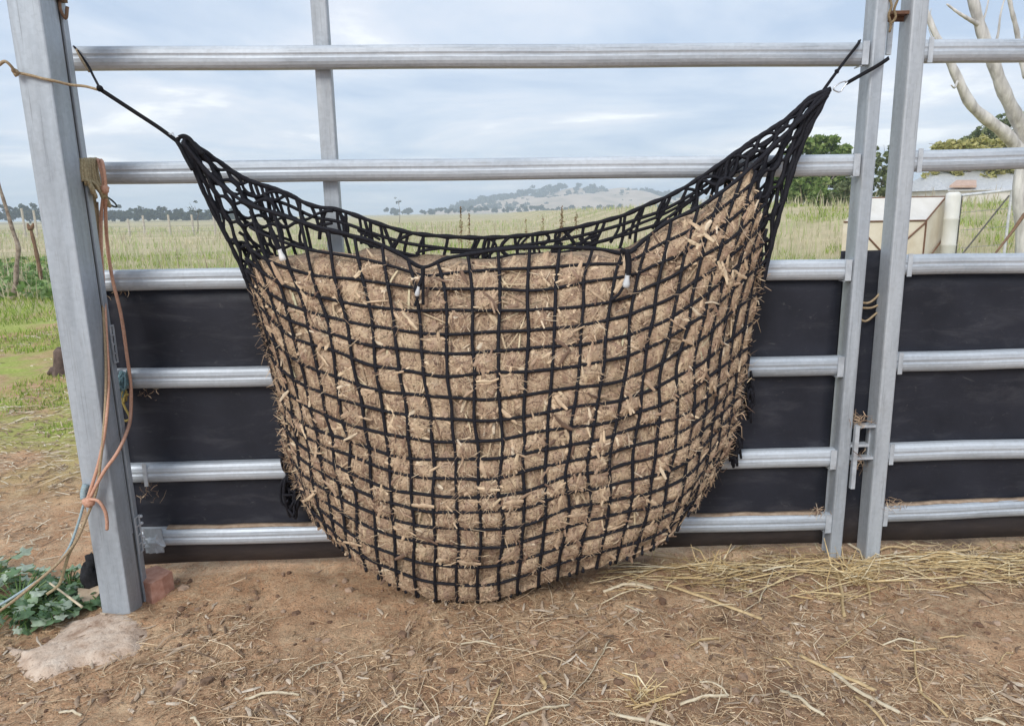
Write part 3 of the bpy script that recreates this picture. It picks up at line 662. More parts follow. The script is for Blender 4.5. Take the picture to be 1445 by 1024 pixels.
fx = np.arange(fp[:, 0].min() - .03, fp[:, 0].max() + .03, .009); fy = np.arange(fp[:, 1].min() - .03, fp[:, 1].max() + .03, .009)
FX, FY = np.meshgrid(fx, fy, indexing='ij'); dd_ = poly_dist(FX, FY) + .022 * vnoise(FX * 16, FY * 16, 31) + .014 * vnoise(FX * 45, FY * 45, 32)
FZ = ground_z(FX, FY) * (1 - .75 * sstep(0, .06, dd_)) - .006 + .016 * sstep(-.02, .05, dd_) + .004 * vnoise(FX * 30, FY * 30, 33) + .003 * vnoise(FX * 80, FY * 80, 34)
kq = (dd_[:-1, :-1] > -.02); ii, jj = np.nonzero(kq); mF = len(fy)
Vf = np.stack([FX, FY, FZ], -1).reshape(-1, 3); b0 = ii * mF + jj; Ffc = np.stack([b0, b0 + mF, b0 + mF + 1, b0 + 1], 1)
mesh_obj('concrete_footing', Vf, Ffc, MC, t, True)

# ------------------------------------------------------------------ panels
PROF = [(.021, .042), (-.005, .042), (-.0145, .037), (-.0205, .027), (-.0222, .013), (-.0198, .006), (-.0198, .001), (-.0222, -.005), (-.0208, -.018), (-.0160, -.029), (-.008, -.038), (.001, -.042), (.021, -.042)]
def rail(a, b_, parent, hs=1.0):
    """a, b_ : (x, z) of the two ends"""
    n = 14; V = []; xs_ = np.linspace(a[0], b_[0], n); zs_ = np.linspace(a[1], b_[1], n)
    for i in range(n):
        wob = .0012 * math.sin(i * 1.3 + a[1] * 9)
        for (py, pz) in PROF: V.append((xs_[i], py + wob, zs_[i] + pz * hs + wob))
    k = len(PROF); Fc = []
    for i in range(n - 1):
        for j in range(k): Fc.append((i * k + j, (i + 1) * k + j, (i + 1) * k + (j + 1) % k, i * k + (j + 1) % k))
    Fc += [tuple(range(k)), tuple(range((n - 1) * k, n * k))[::-1]]
    o = MB().add(V, Fc).build('rail', MG_RAIL, parent); return o
ZL = [2.151, 1.728, 1.306, .896, .482, .184]; ZR = [2.133, 1.711, 1.290, .880, .464, .163]
P1 = thing('yard_panel', 'long galvanised rail panel behind the hay net, lower half sheeted in black rubber', 'fence panel', (-1.6, 0, 0), 'steel yard panels')
PX = 1.497
for zl, zr_ in zip(ZL, ZR): rail((-1.60, zl + (zl - zr_) * .02), (PX, zr_), P1, .94 if zl < .3 else 1)
PPOST = MB().box((PX, -.032, -.04), (PX + .055, .058, 3.1), (.010, 0), .009).build('end_post', MG_POST, P1)
MB().box((-1.655, -.03, -.04), (-1.605, .05, 3.1), (-.02, 0), .008).build('end_post', MG_POST, P1)
MB().box((-.669, .041, .08), (-.606, .085, 3.1), (0, 0), .006).build('stiffener_post', MG_POST, P1)
for i, zr_ in enumerate(ZR):
    MB().box((PX - .027, -.0265, zr_ - .044), (PX - .001, -.0225, zr_ + .043)).build('end_plate', MG_SMALL, PPOST)
    MB().box((PX - .027, -.022, zr_ - .0485), (PX - .0225, .035, zr_ - .0445)).build('end_plate', MG_SMALL, PPOST)
MB().box((-1.50, -.0265, .482 - .052), (-1.484, -.0225, .482 + .05)).build('end_plate', MG_SMALL, P1)
mb = MB().box((-1.53, -.030, .125), (-1.452, -.0245, .235)); mb.blob((-1.49, -.028, .165), (.045, .012, .04), 5, .3); mb.build('weld_bracket', MG_POST, P1)
M_DUST = m_plain('trodden_dust', (.24, .165, .115), (.44, .34, .25), 30, 1, .006, .8)
def dust(x0, x1, za, zb_, parent, seed):
    n_ = 90; V = []; xs_ = np.linspace(x0, x1, n_)
    for i, x in enumerate(xs_):
        z = za + (zb_ - za) * i / (n_ - 1) + .0385; hgt = .004 + .007 * (vnoise(np.array([x * 9.]), np.array([seed]), 3)[0] + .5); f_ = -.008 + .008 * vnoise(np.array([x * 14.]), np.array([seed + 3.]), 4)[0]
        V += [(x, f_, z), (x, .004, z + hgt), (x, .026, z + hgt * .8), (x, .026, z)]
    Fc = [(4 * i + j, 4 * i + 4 + j, 4 * i + 4 + (j + 1) % 4, 4 * i + (j + 1) % 4) for i in range(n_ - 1) for j in range(4)] + [(0, 1, 2, 3), (4 * n_ - 1, 4 * n_ - 2, 4 * n_ - 3, 4 * n_ - 4)]
    return MB().add(V, Fc).build('dust_ledge', M_DUST, parent, True)
dust(-1.44, PX - .04, .184, .163, P1, 1.)
def sheet(x0, x1, z0, z1, y, parent, seed, th=.008, bow=.006):
    nx, nz = 60, 14; V = []
    for s_ in (0, 1):
        for i in range(nx + 1):
            for j in range(nz + 1):
                x = x0 + (x1 - x0) * i / nx; z = z0 + (z1 - z0) * j / nz
                V.append((x, y + s_ * th + bow * float(vnoise(x * 2.3, z * 2.3, seed)) * 2, z + (0.012 * float(vnoise(x * 3, seed * 1.7, 3)) if j == 0 else 0)))
    m_ = (nx + 1) * (nz + 1); Fc = []
    f = lambda s_, i, j: s_ * m_ + i * (nz + 1) + j
    for i in range(nx):
        for j in range(nz): Fc += [(f(0, i, j), f(0, i + 1, j), f(0, i + 1, j + 1), f(0, i, j + 1)), (f(1, i, j), f(1, i, j + 1), f(1, i + 1, j + 1), f(1, i + 1, j))]
    for i in range(nx): Fc += [(f(0, i, 0), f(1, i, 0), f(1, i + 1, 0), f(0, i + 1, 0)), (f(0, i, nz), f(0, i + 1, nz), f(1, i + 1, nz), f(1, i, nz))]
    for j in range(nz): Fc += [(f(0, 0, j), f(0, 0, j + 1), f(1, 0, j + 1), f(1, 0, j)), (f(0, nx, j), f(1, nx, j), f(1, nx, j + 1), f(0, nx, j + 1))]
    return MB().add(V, Fc).build('rubber_sheet', M_RUBBER, parent, True)
sheet(-1.60, PX - .012, .045, 1.285, .030, P1, 1)
P2 = thing('yard_panel', 'right hand galvanised rail panel beyond the gap, rubber sheeted below', 'fence panel', (1.66, 0, 0), 'steel yard panels')
QX = 1.648
ZRL = [2.140, 1.723, 1.305, .888, .480, .190]; ZRR = [2.140, 1.728, 1.301, .889, .479, .200]
for zl, zr_ in zip(ZRL, ZRR): rail((QX + .067, zl), (3.35, zl + (zr_ - zl) * 2.5), P2, .94 if zl < .3 else 1)
MB().box((QX + .016, -.032, -.04), (QX + .082, .062, 3.1), (-.02, 0), .009).build('end_post', MG_POST, P2)
MB().box((3.35, -.032, -.04), (3.415, .062, 3.1), (0, 0), .009).build('end_post', MG_POST, P2)
QPOST = [o_ for o_ in P2.children if o_.name.startswith('end_post')][0]
for zl in ZRL: MB().box((QX + .083, -.0265, zl - .047), (QX + .102, -.0228, zl + .047)).build('end_plate', MG_SMALL, QPOST)
sheet(QX + .07, 3.36, .045, 1.285, .030, P2, 4)
sheet(1.50, QX + .03, .02, 1.362, .075, P2, 7)
dust(QX + .11, 3.3, .190, .2145, P2, 2.)
# top lock bracket and bottom slide latch of the gap
mb = MB().box((1.562, -.012, 2.275), (QX + .012, .028, 2.287)); mb.box((1.562, .022, 2.255), (QX + .012, .027, 2.2745)); mb.build('lock_bracket', M_RUST, P2)
MB().box((1.595, .03, 2.135), (1.614, .042, 2.42)).build('lock_bar', MG_SMALL, P2)
mb = MB().tube(cr([at(1254, -6, -.03), at(1258, 10, -.04), at(1254, 22, -.045), at(1258, 32, -.04), at(1264, 24, -.035), at(1262, 14, -.03), at(1266, 2, -.03), at(1270, -10, -.03)], 40), .005, 6)
mb.tube(cr([at(1257, 31, -.04), at(1257, 38, -.04), at(1255, 46, -.04)], 8), [.008, .005, .007, .004, .006, .004, .006, .003], 6)
tag(mb.build('twine_loop', m_plain('mud_twine', (.14, .10, .055), (.28, .21, .12), 120, .9), None, True), 'dirty tan twine loop holding the top lock bracket', 'twine')
Yl = -.03; mb = MB()
a = at(1209, 600, Yl); c = at(1209, 688, Yl); mb.box((a[0] - .009, Yl - .012, c[2]), (a[0] + .009, Yl + .006, a[2])); mb.build('slide_pin', MG_SMALL, P2)
for yy, xl, xr in ((601, 1207, 1234), (628, 1196, 1224), (646, 1198, 1231)):
    a = at(xl, yy, Yl + .02); c = at(xr, yy - 1, Yl + .02); MB().box((a[0], Yl + .007, a[2] - .005), (c[0], Yl + .045, c[2] + .006)).build('latch_lug', MG_SMALL, QPOST)
a = at(1233, 602, Yl + .02); MB().box((a[0] - .004, Yl + .046, a[2] - .135), (a[0] + .012, Yl + .060, a[2])).build('latch_plate', MG_SMALL, QPOST)
M_TAN = m_plain('tan_twine', (.24, .17, .10), (.46, .36, .23), 150, .9)
mb = MB()
for pts in (((1211, 426), (1226, 427), (1236, 420), (1245, 408)), ((1211, 434), (1230, 434), (1244, 428)), ((1212, 449), (1219, 453), (1238, 441))):
    mb.tube(cr([at(x, y, .045) for x, y in pts], 16), .005, 5)
tag(mb.build('tie_strings', M_TAN, None, True), 'brown strings tied across the dark gap between the two posts', 'twine')

# ------------------------------------------------------------------ hay net
KT = [(258, 200), (300, 250), (345, 285), (395, 303), (440, 318), (476, 327), (541, 347), (566, 360), (596, 377), (629, 365), (674, 357), (700, 353), (780, 349), (850, 352), (884, 357), (913, 335), (936, 317), (983, 294), (1030, 262), (1075, 222), (1120, 178), (1168, 132)]
K2 = [(258, 192), (300, 222), (345, 252), (400, 271), (440, 290), (476, 296), (541, 318), (577, 328), (620, 333), (656, 335), (700, 335), (780, 327), (835, 316), (882, 303), (913, 289), (936, 280), (960, 268), (1007, 238), (1056, 203), (1112, 166), (1150, 134), (1172, 126)]
KL = [(0, 258, 197), (.10, 293, 280), (.22, 330, 352), (.32, 350, 400), (.42, 372, 475), (.52, 388, 538), (.66, 396, 592), (.82, 406, 645), (1, 428, 705)]
KR = [(0, 1172, 130), (.08, 1142, 188), (.2, 1112, 270), (.33, 1087, 360), (.49, 1062, 480), (.63, 1052, 540), (.8, 1040, 600), (1, 1008, 676)]
KTS = [(258, 200), (300, 250), (345, 285), (395, 303), (440, 316), (476, 325), (541, 338), (600, 347), (640, 350), (700, 351), (780, 348), (850, 342), (884, 338), (913, 330), (936, 317), (983, 294), (1030, 262), (1075, 222), (1120, 178), (1168, 132)]
KB = [(428, 705), (446, 738), (475, 768), (510, 800), (555, 828), (605, 846), (655, 850), (705, 846), (760, 828), (805, 812), (850, 799), (900, 784), (940, 764), (975, 722), (1008, 676)]
def chord(K):
    K = np.asarray(K, float); d = np.r_[0, np.cumsum(np.linalg.norm(np.diff(K, axis=0), axis=1))]; return d / d[-1], K
NU, NV = 27, 18
def umap(u): return .75 * u + .25 * (.5 - .5 * np.cos(np.pi * u))
def cT(u, K):
    d, P = chord(K); u = np.asarray(u, float)
    return np.stack([pchip(d, P[:, 0], u), pchip(d, P[:, 1], u)], -1)
def cS(v, K):
    K = np.asarray(K, float); return np.stack([pchip(K[:, 0], K[:, 1], v), pchip(K[:, 0], K[:, 2], v)], -1)
def xwarp(u):
    """gather the columns toward both net corners"""
    return u
def coons(u, v, top):
    T, B, Lc, Rc = cT(u, top), cT(u, KB), cS(v, KL), cS(v, KR)
    c00, c10, c01, c11 = [np.array(q, float) for q in (KL[0][1:], KR[0][1:], KL[-1][1:], KR[-1][1:])]
    u = u[:, None]; v = v[:, None]
    return (1 - v) * T + v * B + (1 - u) ** 3.2 * (Lc - (1 - v) * c00 - v * c01) + u ** 3.2 * (Rc - (1 - v) * c10 - v * c11)
KYL = ([0, .15, .4, .7, 1], [-.215, -.165, -.125, -.12, -.16]); KYR = ([0, .15, .4, .7, 1], [-.10, -.12, -.12, -.12, -.16])
KYM = ([0, .08, .25, .5, .75, .9, 1], [-.225, -.275, -.345, -.395, -.40, -.36, -.295])
def depth_front(u, v):
    yl = pchip(np.array(KYL[0]), np.array(KYL[1]), v); yr = pchip(np.array(KYR[0]), np.array(KYR[1]), v); ym = pchip(np.array(KYM[0]), np.array(KYM[1]), v)
    b = 1 - np.abs(2 * u - 1) ** 2.4; base = yl + (yr - yl) * u
    return base + (ym - base) * b + .018 * vnoise(u * 5, v * 4, 77) * b
def depth_back(u, v):
    yl = pchip(np.array(KYL[0]), np.array(KYL[1]), v); yr = pchip(np.array(KYR[0]), np.array(KYR[1]), v)
    base = yl + (yr - yl) * u; b = (1 - np.abs(2 * u - 1) ** 3) ; tail = 1 - sstep(.8, 1, v)
    yb = np.interp(v, [0, .1, .85, 1], [-.06, -.034, -.034, -.29]); return base + (yb - base) * np.clip(b * 1.35, 0, 1)
def front(u, v):
    u = np.asarray(u, float).ravel(); v = np.asarray(v, float).ravel(); p = coons(u, v, KTS) + (cT(u, KT) - cT(u, KTS)) * (np.clip(1 - v / .11, 0, 1) ** 1.5)[:, None]
    e = np.minimum(np.minimum(u, 1 - u) * 8, 1) * np.minimum(np.minimum(v, 1 - v) * 8, 1)
    p = p + np.stack([vnoise(u * 6, v * 5, 61) + .5 * vnoise(u * 15, v * 12, 65), vnoise(u * 6, v * 5, 62) + .5 * vnoise(u * 15, v * 12, 66)], 1) * 11 * e[:, None]
    return at_arr(p[:, 0], p[:, 1], depth_front(u, v))
def back(u, v):
    u = np.asarray(u, float).ravel(); v = np.asarray(v, float).ravel(); p = coons(u, v, K2)
    p = p + np.stack([vnoise(u * 13, v * 9, 63), vnoise(u * 13, v * 9, 64)], 1) * 12 * np.minimum(np.minimum(u, 1 - u) * 8, 1)[:, None]* np.minimum(np.minimum(v, 1 - v) * 8, 1)[:, None]
    return at_arr(p[:, 0], p[:, 1], depth_back(u, v))
RN = .0068
NET = thing('hay_net', 'big black square mesh hay net slung between column and end post', 'hay net', at(258, 197, -.215))
us = umap(np.linspace(0, 1, NU + 1)); vs = np.linspace(0, 1, NV + 1)
def in_corner(u, v, k=1.0): return (v + 2.3 * u < .40 * k) | (v + 2.3 * (1 - u) < .42 * k)
def runs(mb, P, keep, r):
    r = np.full(len(P), r) if np.isscalar(r) else r; i = 0
    while i < len(P):
        if keep[i]:
            j = i
            while j + 1 < len(P) and keep[j + 1]: j += 1
            if j - i >= 2: mb.tube(P[i:j + 1], r[i:j + 1], 6)
            i = j + 1
        else: i += 1
mb = MB()
for i, u in enumerate(us):
    vv = np.linspace(0, 1, NV * 4 + 1); uu = np.clip(u + .006 * vnoise(vv * 9, np.full_like(vv, i * 3.3), 70) * (0 < i < NU), 0, 1)
    runs(mb, front(uu, vv), ~in_corner(uu, vv, .74) | (i in (0, NU)), RN * (1.15 if i in (0, NU) else 1) * (1 + .10 * np.cos(vv * NV * 2 * np.pi)))
for j, v in enumerate(vs):
    if j in (0, NV): continue
    uu = np.linspace(0, 1, NU * 4 + 1); vv = np.clip(v + .010 * vnoise(uu * 11, np.full_like(uu, j * 3.3), 71) * (0 < j < NV), 0, 1)
    runs(mb, front(uu, vv), ~in_corner(uu, vv, .74), RN * .95)
for i in range(1, NU):
    for j in range(1, NV):
        if in_corner(us[i], vs[j]): continue
        mb.blob(front([us[i] + .006 * vnoise(vs[j] * 9, i * 3.3, 70)], [vs[j]])[0] + np.array([0, -.001, 0]), (.0092, .0070, .0092), i * 31 + j, .12, 7, 4)
mb.build('front_mesh', M_NET, NET, True)
mb = MB(); us2 = np.linspace(0, 1, 33)
for i, u in enumerate(us2):
    vv = np.linspace(0, 1, 70); uu = np.clip(u + .016 * vnoise(vv * 17, np.full_like(vv, i * 5.1), 72), 0, 1); runs(mb, back(uu, vv), ~in_corner(uu, vv, .6), RN * .95)
for j, v in enumerate(np.linspace(0, 1, NV + 3)):
    if j in (0, NV + 2): continue
    uu = np.linspace(0, 1, 150); vv = np.clip(v + .018 * vnoise(uu * 22, np.full_like(uu, j * 5.1), 73), 0, 1); runs(mb, back(uu, vv), ~in_corner(uu, vv, .6), RN * .95)
# slanting strands of the gathered rear edge
rb = np.random.default_rng(17)
for i in range(58):
    u0 = rb.uniform(.10, .92); u1 = u0 + rb.normal() * .016; v0 = rb.choice([0, 0, .03]); v1 = rb.uniform(.035, .075); tt = np.linspace(0, 1, 12)
    uu = u0 + (u1 - u0) * tt + .006 * np.sin(tt * 3.1) * rb.normal(); vv = v0 + (v1 - v0) * tt; runs(mb, back(uu, vv), ~in_corner(uu, vv, .6), RN * rb.uniform(.8, 1.25))
for off in (.028, .055):
    uu = np.linspace(.08, .93, 150); vv = off + .016 * vnoise(uu * 14, uu * 0 + off * 90, 19); mb.tube(back(uu, vv), RN * 1.1, 6)
mb.build('back_mesh', M_NET, NET, True)
uu = np.linspace(0, 1, 150)
MB().tube(front(uu, uu * 0) + np.array([0, -.003, 0]), .0078 + .0012 * np.sin(uu * 160), 7).build('drawcord', M_NET, NET, True)
MB().tube(back(uu, uu * 0), .0088 + .0018 * np.sin(uu * 190), 7).build('drawcord', M_NET, NET, True)
# stretched diamond mesh of the two gathered corners
def corner(right, nt_, ns_, r0, ulen, vlen, dy, seed):
    mb = MB(); rs_ = np.random.default_rng(seed); m = ns_ * 6 + 1; s_ = np.linspace(.01, 1, m)
    top = back(1 - s_ * ulen, s_ * 0) if right else back(s_ * ulen, s_ * 0)
    low = front(np.full(m, 1.0), s_ * vlen) if right else front(np.zeros(m), s_ * vlen)
    ph = (s_ ** .85) * ns_; tri = np.cos(ph * np.pi)
    for k in range(-1, nt_ + 1):
        sgn = 1 if k % 2 == 0 else -1
        t_ = np.clip((k + .5 + sgn * .5 * np.sign(tri) * np.abs(tri) ** .7 + rs_.uniform(-.12, .12)) / nt_, 0, 1)
        P = top * (1 - t_)[:, None] + low * t_[:, None]; P[:, 1] += dy * np.sin(t_ * np.pi) * s_ + rs_.uniform(-.006, .006)
        mb.tube(P, r0 * (.82 + .40 * np.abs(tri) ** 2) * (1 + .1 * vnoise(s_ * 20, s_ * 0 + k, 3)), 6)
    return mb
corner(False, 7, 8, .0078, .21, .40, -.05, 1).build('corner_mesh', M_NET, NET, True)
corner(False, 5, 7, .0068, .24, .36, .03, 2).build('corner_mesh', M_NET, NET, True)
corner(True, 8, 9, .0088, .23, .42, -.05, 3).build('corner_mesh', M_NET, NET, True)
corner(True, 6, 8, .0078, .26, .40, .03, 4).build('corner_mesh', M_NET, NET, True)
lp = [at(x, y, -.215) for x, y in ((250, 200), (253, 194), (259, 192), (266, 195), (275, 206), (287, 218))]
lp2 = [at(x, y, -.217) for x, y in ((250, 200), (255, 208), (262, 222), (272, 240))]
MB().tube(cr(lp, 20), .008, 7).tube(cr(lp2, 14), .008, 7).build('corner_loop', M_STRAP, NET, True)
# straps
mb = MB().strap(cr([at(141, 126, -.27), at(190, 158, -.245), at(228, 183, -.225), at(252, 201, -.216)], 24), .014, .004, (.5, 0, .8)); mb.blob(at(141, 125, -.27), .011, 2)
mb.tube(cr([at(141, 125, -.268), at(132, 108, -.15), at(120, 86, -.05), at(108, 70, -.028), at(104, 66, .0)], 24), .0045, 6)
mb.build('hanging_strap', M_STRAP, NET, True)
mb = MB().strap(cr([at(1158, 133, -.105), at(1176, 108, -.08), at(1194, 84, -.045), at(1211, 62, -.030), at(1213, 57, .0)], 20), .011, .004, (.8, 0, .5)); mb.blob(at(1181, 101, -.07), .009, 4)
mb.build('hanging_strap', M_STRAP, NET, True)
mb = MB().strap(cr([at(1194, 118, -.085), at(1215, 106, -.068), at(1238, 93, -.05), at(1249, 86, -.042), at(1253, 83, -.02), at(1254, 82, .02)], 22), .014, .004, (-.4, 0, .8)); strap_r = mb.build('hanging_strap', M_STRAP, NET, True)
M_CHROME = m_plain('nickel_clip', (.45, .47, .50), (.68, .70, .73), 90, .3, .0005, .2, metal=.9)
MB().tube(cr([at(x, y, -.09) for x, y in ((1196, 115), (1188, 116), (1180, 121), (1176, 126), (1180, 129), (1185, 130), (1190, 124), (1196, 116))], 30), .0028, 6).build('snap_clip', M_CHROME, strap_r, True)
MB().tube(cr([at(x, y, -.222) for x, y in ((236, 187), (241, 190), (244, 187), (246, 192), (252, 193))], 20), .0016, 5).build('snap_clip', M_CHROME, NET, True)
# drawcord toggles
M_TOG = m_plain('grey_plastic', (.50, .52, .54), (.66, .68, .70), 60, .4); M_TOGW = m_plain('white_plastic_toggle', (.72, .72, .70), (.85, .85, .83), 60, .4)
def toggle(pts, tp, mat_, w=.012):
    Y0 = -.33
    def dd(x, y):   # a little in front of the hay there
        return at(x, y, Y0)
    mb = MB()
    for pl, r_ in pts: mb.tube(cr([dd(x, y) for x, y in pl], 14), r_, 6)
    tcord = mb.build('toggle_cord', M_NET, NET, True)
    a, b_ = dd(*tp[0]), dd(*tp[1]); MB().tube([a + (b_ - a) * s_ for s_ in (0, .1, .35, .75, .95, 1)], [w * .5, w * .7, w * .62, w, w * .95, w * .6], 10).build('cord_toggle', mat_, tcord, True)
toggle([(((383, 326), (388, 338), (394, 352)), .010), (((380, 318), (391, 345)), .008)], ((393, 349), (400, 368)), M_TOGW, .012)
toggle([(((597, 377), (596, 392), (591, 404)), .008), (((597, 377), (597, 400), (597, 430)), .006), (((590, 418), (585, 432)), .005)], ((592, 400), (588, 418)), M_TOG, .009)
toggle([(((884, 352), (887, 370), (886, 388)), .012), (((880, 404), (872, 416), (862, 424)), .006), (((876, 352), (886, 356), (898, 350)), .010)], ((886, 384), (883, 406)), M_TOG, .014)
# slack netting bunched behind the load
rs = np.random.default_rng(8)
for cx_, cy_, rx, ry, n_ in ((1036, 625, 13, 36, 24), (1058, 560, 8, 40, 12), (412, 690, 14, 46, 20), (404, 640, 8, 30, 10)):
    mb = MB()
    for k in range(n_):
        a0 = rs.uniform(0, 6.28); pts = []
        for q_ in range(5):
            a1 = a0 + q_ * rs.uniform(.6, 1.6); pts.append(at(cx_ + rx * rs.uniform(.2, 1) * math.cos(a1), cy_ + ry * rs.uniform(.2, 1) * math.sin(a1), rs.uniform(-.10, -.04)))
        mb.tube(cr(pts, 16), RN * .85, 5)
    mb.build('slack_mesh', M_NET, NET, True)

# ------------------------------------------------------------------ hay load
def vtop(u): return np.interp(u, [0, .05, .12, .22, .32, .42, .55, .72, .86, .92, .96, 1], [.34, .19, .10, .035, .015, .012, .0, .0, .0, .12, .24, .36]) + .030 * np.clip(vnoise(np.asarray(u, float) * 23, np.asarray(u, float) * 0 + 3.3, 15) + .15, 0, 1)
HAY = thing('hay_load', 'packed tan hay filling and bulging the black net', 'hay', at(700, 600, -.2))
nu, nv = NU * 7, NV * 7
ug = np.linspace(0, 1, nu + 1); vg = np.linspace(0, 1, nv + 1); UU, VV = np.meshgrid(ug, vg, indexing='ij')
Uw = umap(UU); Vw = vtop(Uw) + (1.0 - vtop(Uw)) * VV
Pf = front(Uw, Vw); Pb = back(Uw, Vw)
def hay_front(u, v):
    u = np.asarray(u, float); v = np.asarray(v, float)
    ui = np.interp(u, umap(np.linspace(0, 1, 400)), np.linspace(0, 1, 400))
    pil = np.abs(np.sin(ui * NU * np.pi)) ** .6 * np.abs(np.sin(v * NV * np.pi)) ** .6
    cell = hash2(np.floor(ui * NU).astype(int), np.floor(v * NV).astype(int), 5)
    bul = pil * (.006 + .026 * cell) - .012 - .016 * (cell < .12)
    P = front(u, v); C = np.array([0, 1, 0.0])
    vt = vtop(u); vv = np.clip((v - vt) / np.maximum(1 - vt, .01), 0, 1)
    roll = np.sqrt(np.clip(vv / .045, 0, 1)); back_p = back(u, v)
    n_ = -.7 * C + .3 * (P - np.array([.0, -.1, .6])) / np.linalg.norm(P - np.array([0, -.1, .6]), axis=1)[:, None]
    P = P + n_ * (bul + .010 * vnoise(u * 60, v * 45, 81) + .007 * vnoise(u * 130, v * 95, 82))[:, None]
    P2 = P.copy(); P2[:, 2] -= .012 * (1 - roll); P2[:, 1] = P[:, 1] * roll + (P[:, 1] * .55 - .03) * (1 - roll); return P2
Pf = hay_front(Uw.ravel(), Vw.ravel()); m_ = (nu + 1) * (nv + 1)
pb_ = coons(Uw.ravel(), Vw.ravel(), KTS); Pb = at_arr(pb_[:, 0], pb_[:, 1] - 1, np.minimum(depth_back(Uw.ravel(), Vw.ravel()), -.029))
edge = ((UU == 0) | (UU == 1) | (VV == 0) | (VV == 1)).ravel()
Pb[edge] = Pf[edge]
I = (np.arange(nu)[:, None] * (nv + 1) + np.arange(nv)[None]).ravel()
Fq = np.concatenate([np.stack([I, I + 1, I + nv + 2, I + nv + 1], 1), np.stack([I, I + nv + 1, I + nv + 2, I + 1], 1) + m_])
mesh_obj('packed_hay', np.concatenate([Pf, Pb]), Fq, M_HAY, HAY, True)
def ribbons(P, D, Nn, ln, w, rng, bend=.15):
    """thin flat stalks: three cross-sections, slightly bent"""
    n = len(P); Wd = np.cross(D, Nn); Wd /= np.linalg.norm(Wd, axis=1)[:, None] + 1e-9
    bn = (rng.normal(size=n) * bend * ln)[:, None] * Wd + (np.abs(rng.normal(size=n)) * bend * .4 * ln)[:, None] * Nn
    w2 = (w / 2)[:, None]; a = P - D * (ln / 2)[:, None]; b_ = P + bn; c_ = P + D * (ln / 2)[:, None]
    th_ = Nn * (w * .22)[:, None]
    V = np.stack([a - Wd * w2 * .6, a + th_, a + Wd * w2 * .6, b_ - Wd * w2, b_ + th_ * 1.4, b_ + Wd * w2, c_ - Wd * w2 * .5, c_ + th_, c_ + Wd * w2 * .5], 1).reshape(-1, 3)
    k = np.arange(n)[:, None] * 9
    Fq = np.concatenate([k + np.array([[0, 1, 4, 3]]), k + np.array([[1, 2, 5, 4]]), k + np.array([[3, 4, 7, 6]]), k + np.array([[4, 5, 8, 7]])])
    return V, Fq
rng = np.random.default_rng(44); n = 33000
u = rng.uniform(.012, .988, n); vt = vtop(u); v = vt + (1 - vt) * rng.uniform(.015, .995, n)
P = hay_front(u, v); e_ = 2e-3
Tu = hay_front(np.clip(u + e_, 0, 1), v) - P; Tv = hay_front(u, np.clip(v + e_, 0, 1)) - P
Tu = front(np.clip(u + e_, 0, 1), v) - front(u, v); Tv = front(u, np.clip(v - e_, 0, 1)) - front(u, v)
Nn = np.cross(Tu, Tv); Nn /= np.linalg.norm(Nn, axis=1)[:, None] + 1e-9; Nn[Nn[:, 1] > 0] *= -1
Tu /= np.linalg.norm(Tu, axis=1)[:, None] + 1e-9; Tv = np.cross(Nn, Tu)
a = rng.normal(size=n) * .8 + rng.choice([math.pi / 2, math.pi / 2, .4, 2.5], n)
D = Tu * np.cos(a)[:, None] + Tv * np.sin(a)[:, None] + Nn * (rng.normal(size=n) * .12)[:, None]; D /= np.linalg.norm(D, axis=1)[:, None]
ln = np.exp(rng.normal(math.log(.036), .5, n)).clip(.010, .12); w = rng.uniform(.0009, .0030, n); big = rng.random(n) < .16; w[big] = rng.uniform(.006, .020, big.sum()); ln[big] = rng.uniform(.020, .095, big.sum())
Vv, Ff = ribbons(P + Nn * (rng.uniform(-.005, .002, n) - .005 * big + .008 * (rng.random(n) < .05))[:, None], D, Nn, ln, w, rng, .05)
o = mesh_obj('loose_stalks', Vv, Ff, M_STRAW_HAY, HAY); o['kind'] = 'stuff'
n = 420; u = rng.uniform(.05, .95, n); vt = vtop(u); v = vt + (1 - vt) * rng.uniform(.03, .93, n); Vl_ = []; Fl_ = []; k0 = 0
for i in range(n):
    L_ = rng.uniform(.05, .17); up_ = rng.random() < .7; m7 = 9; q_ = np.linspace(-.5, .5, m7); wv = .010 * rng.normal()
    uu = u[i] + (q_ * L_ / 1.9 if not up_ else q_ * rng.normal() * .02) + wv * q_ ** 2; vv = v[i] + (q_ * L_ / 1.25 if up_ else q_ * rng.normal() * .05); uu = np.clip(uu, .01, .99); vv = np.clip(vv, vt[i] + .01, .985)
    C_ = front(uu, vv); C_[:, 1] += .004 + .004 * rng.random(); wd = rng.uniform(.002, .009) * np.interp(q_, [-.5, -.2, .3, .5], [.5, 1, .9, .3]); sd = np.array([1, 0, 0.0]) if up_ else np.array([0, 0, 1.0])
    Vl_.append(np.stack([C_ - sd * wd[:, None] / 2, C_ + np.array([0, -.0012, 0]), C_ + sd * wd[:, None] / 2], 1).reshape(-1, 3))
    for j in range(m7 - 1): Fl_ += [(k0 + 3 * j, k0 + 3 * j + 1, k0 + 3 * j + 4, k0 + 3 * j + 3), (k0 + 3 * j + 1, k0 + 3 * j + 2, k0 + 3 * j + 5, k0 + 3 * j + 4)]
    k0 += 3 * m7
o = mesh_obj('long_stems', np.concatenate(Vl_), np.array(Fl_), m_island('hay_stem', [(0, (.28, .19, .13)), (.4, (.60, .46, .30)), (.8, (.78, .64, .42)), (1, (.60, .60, .40))], .7), HAY); o['kind'] = 'stuff'
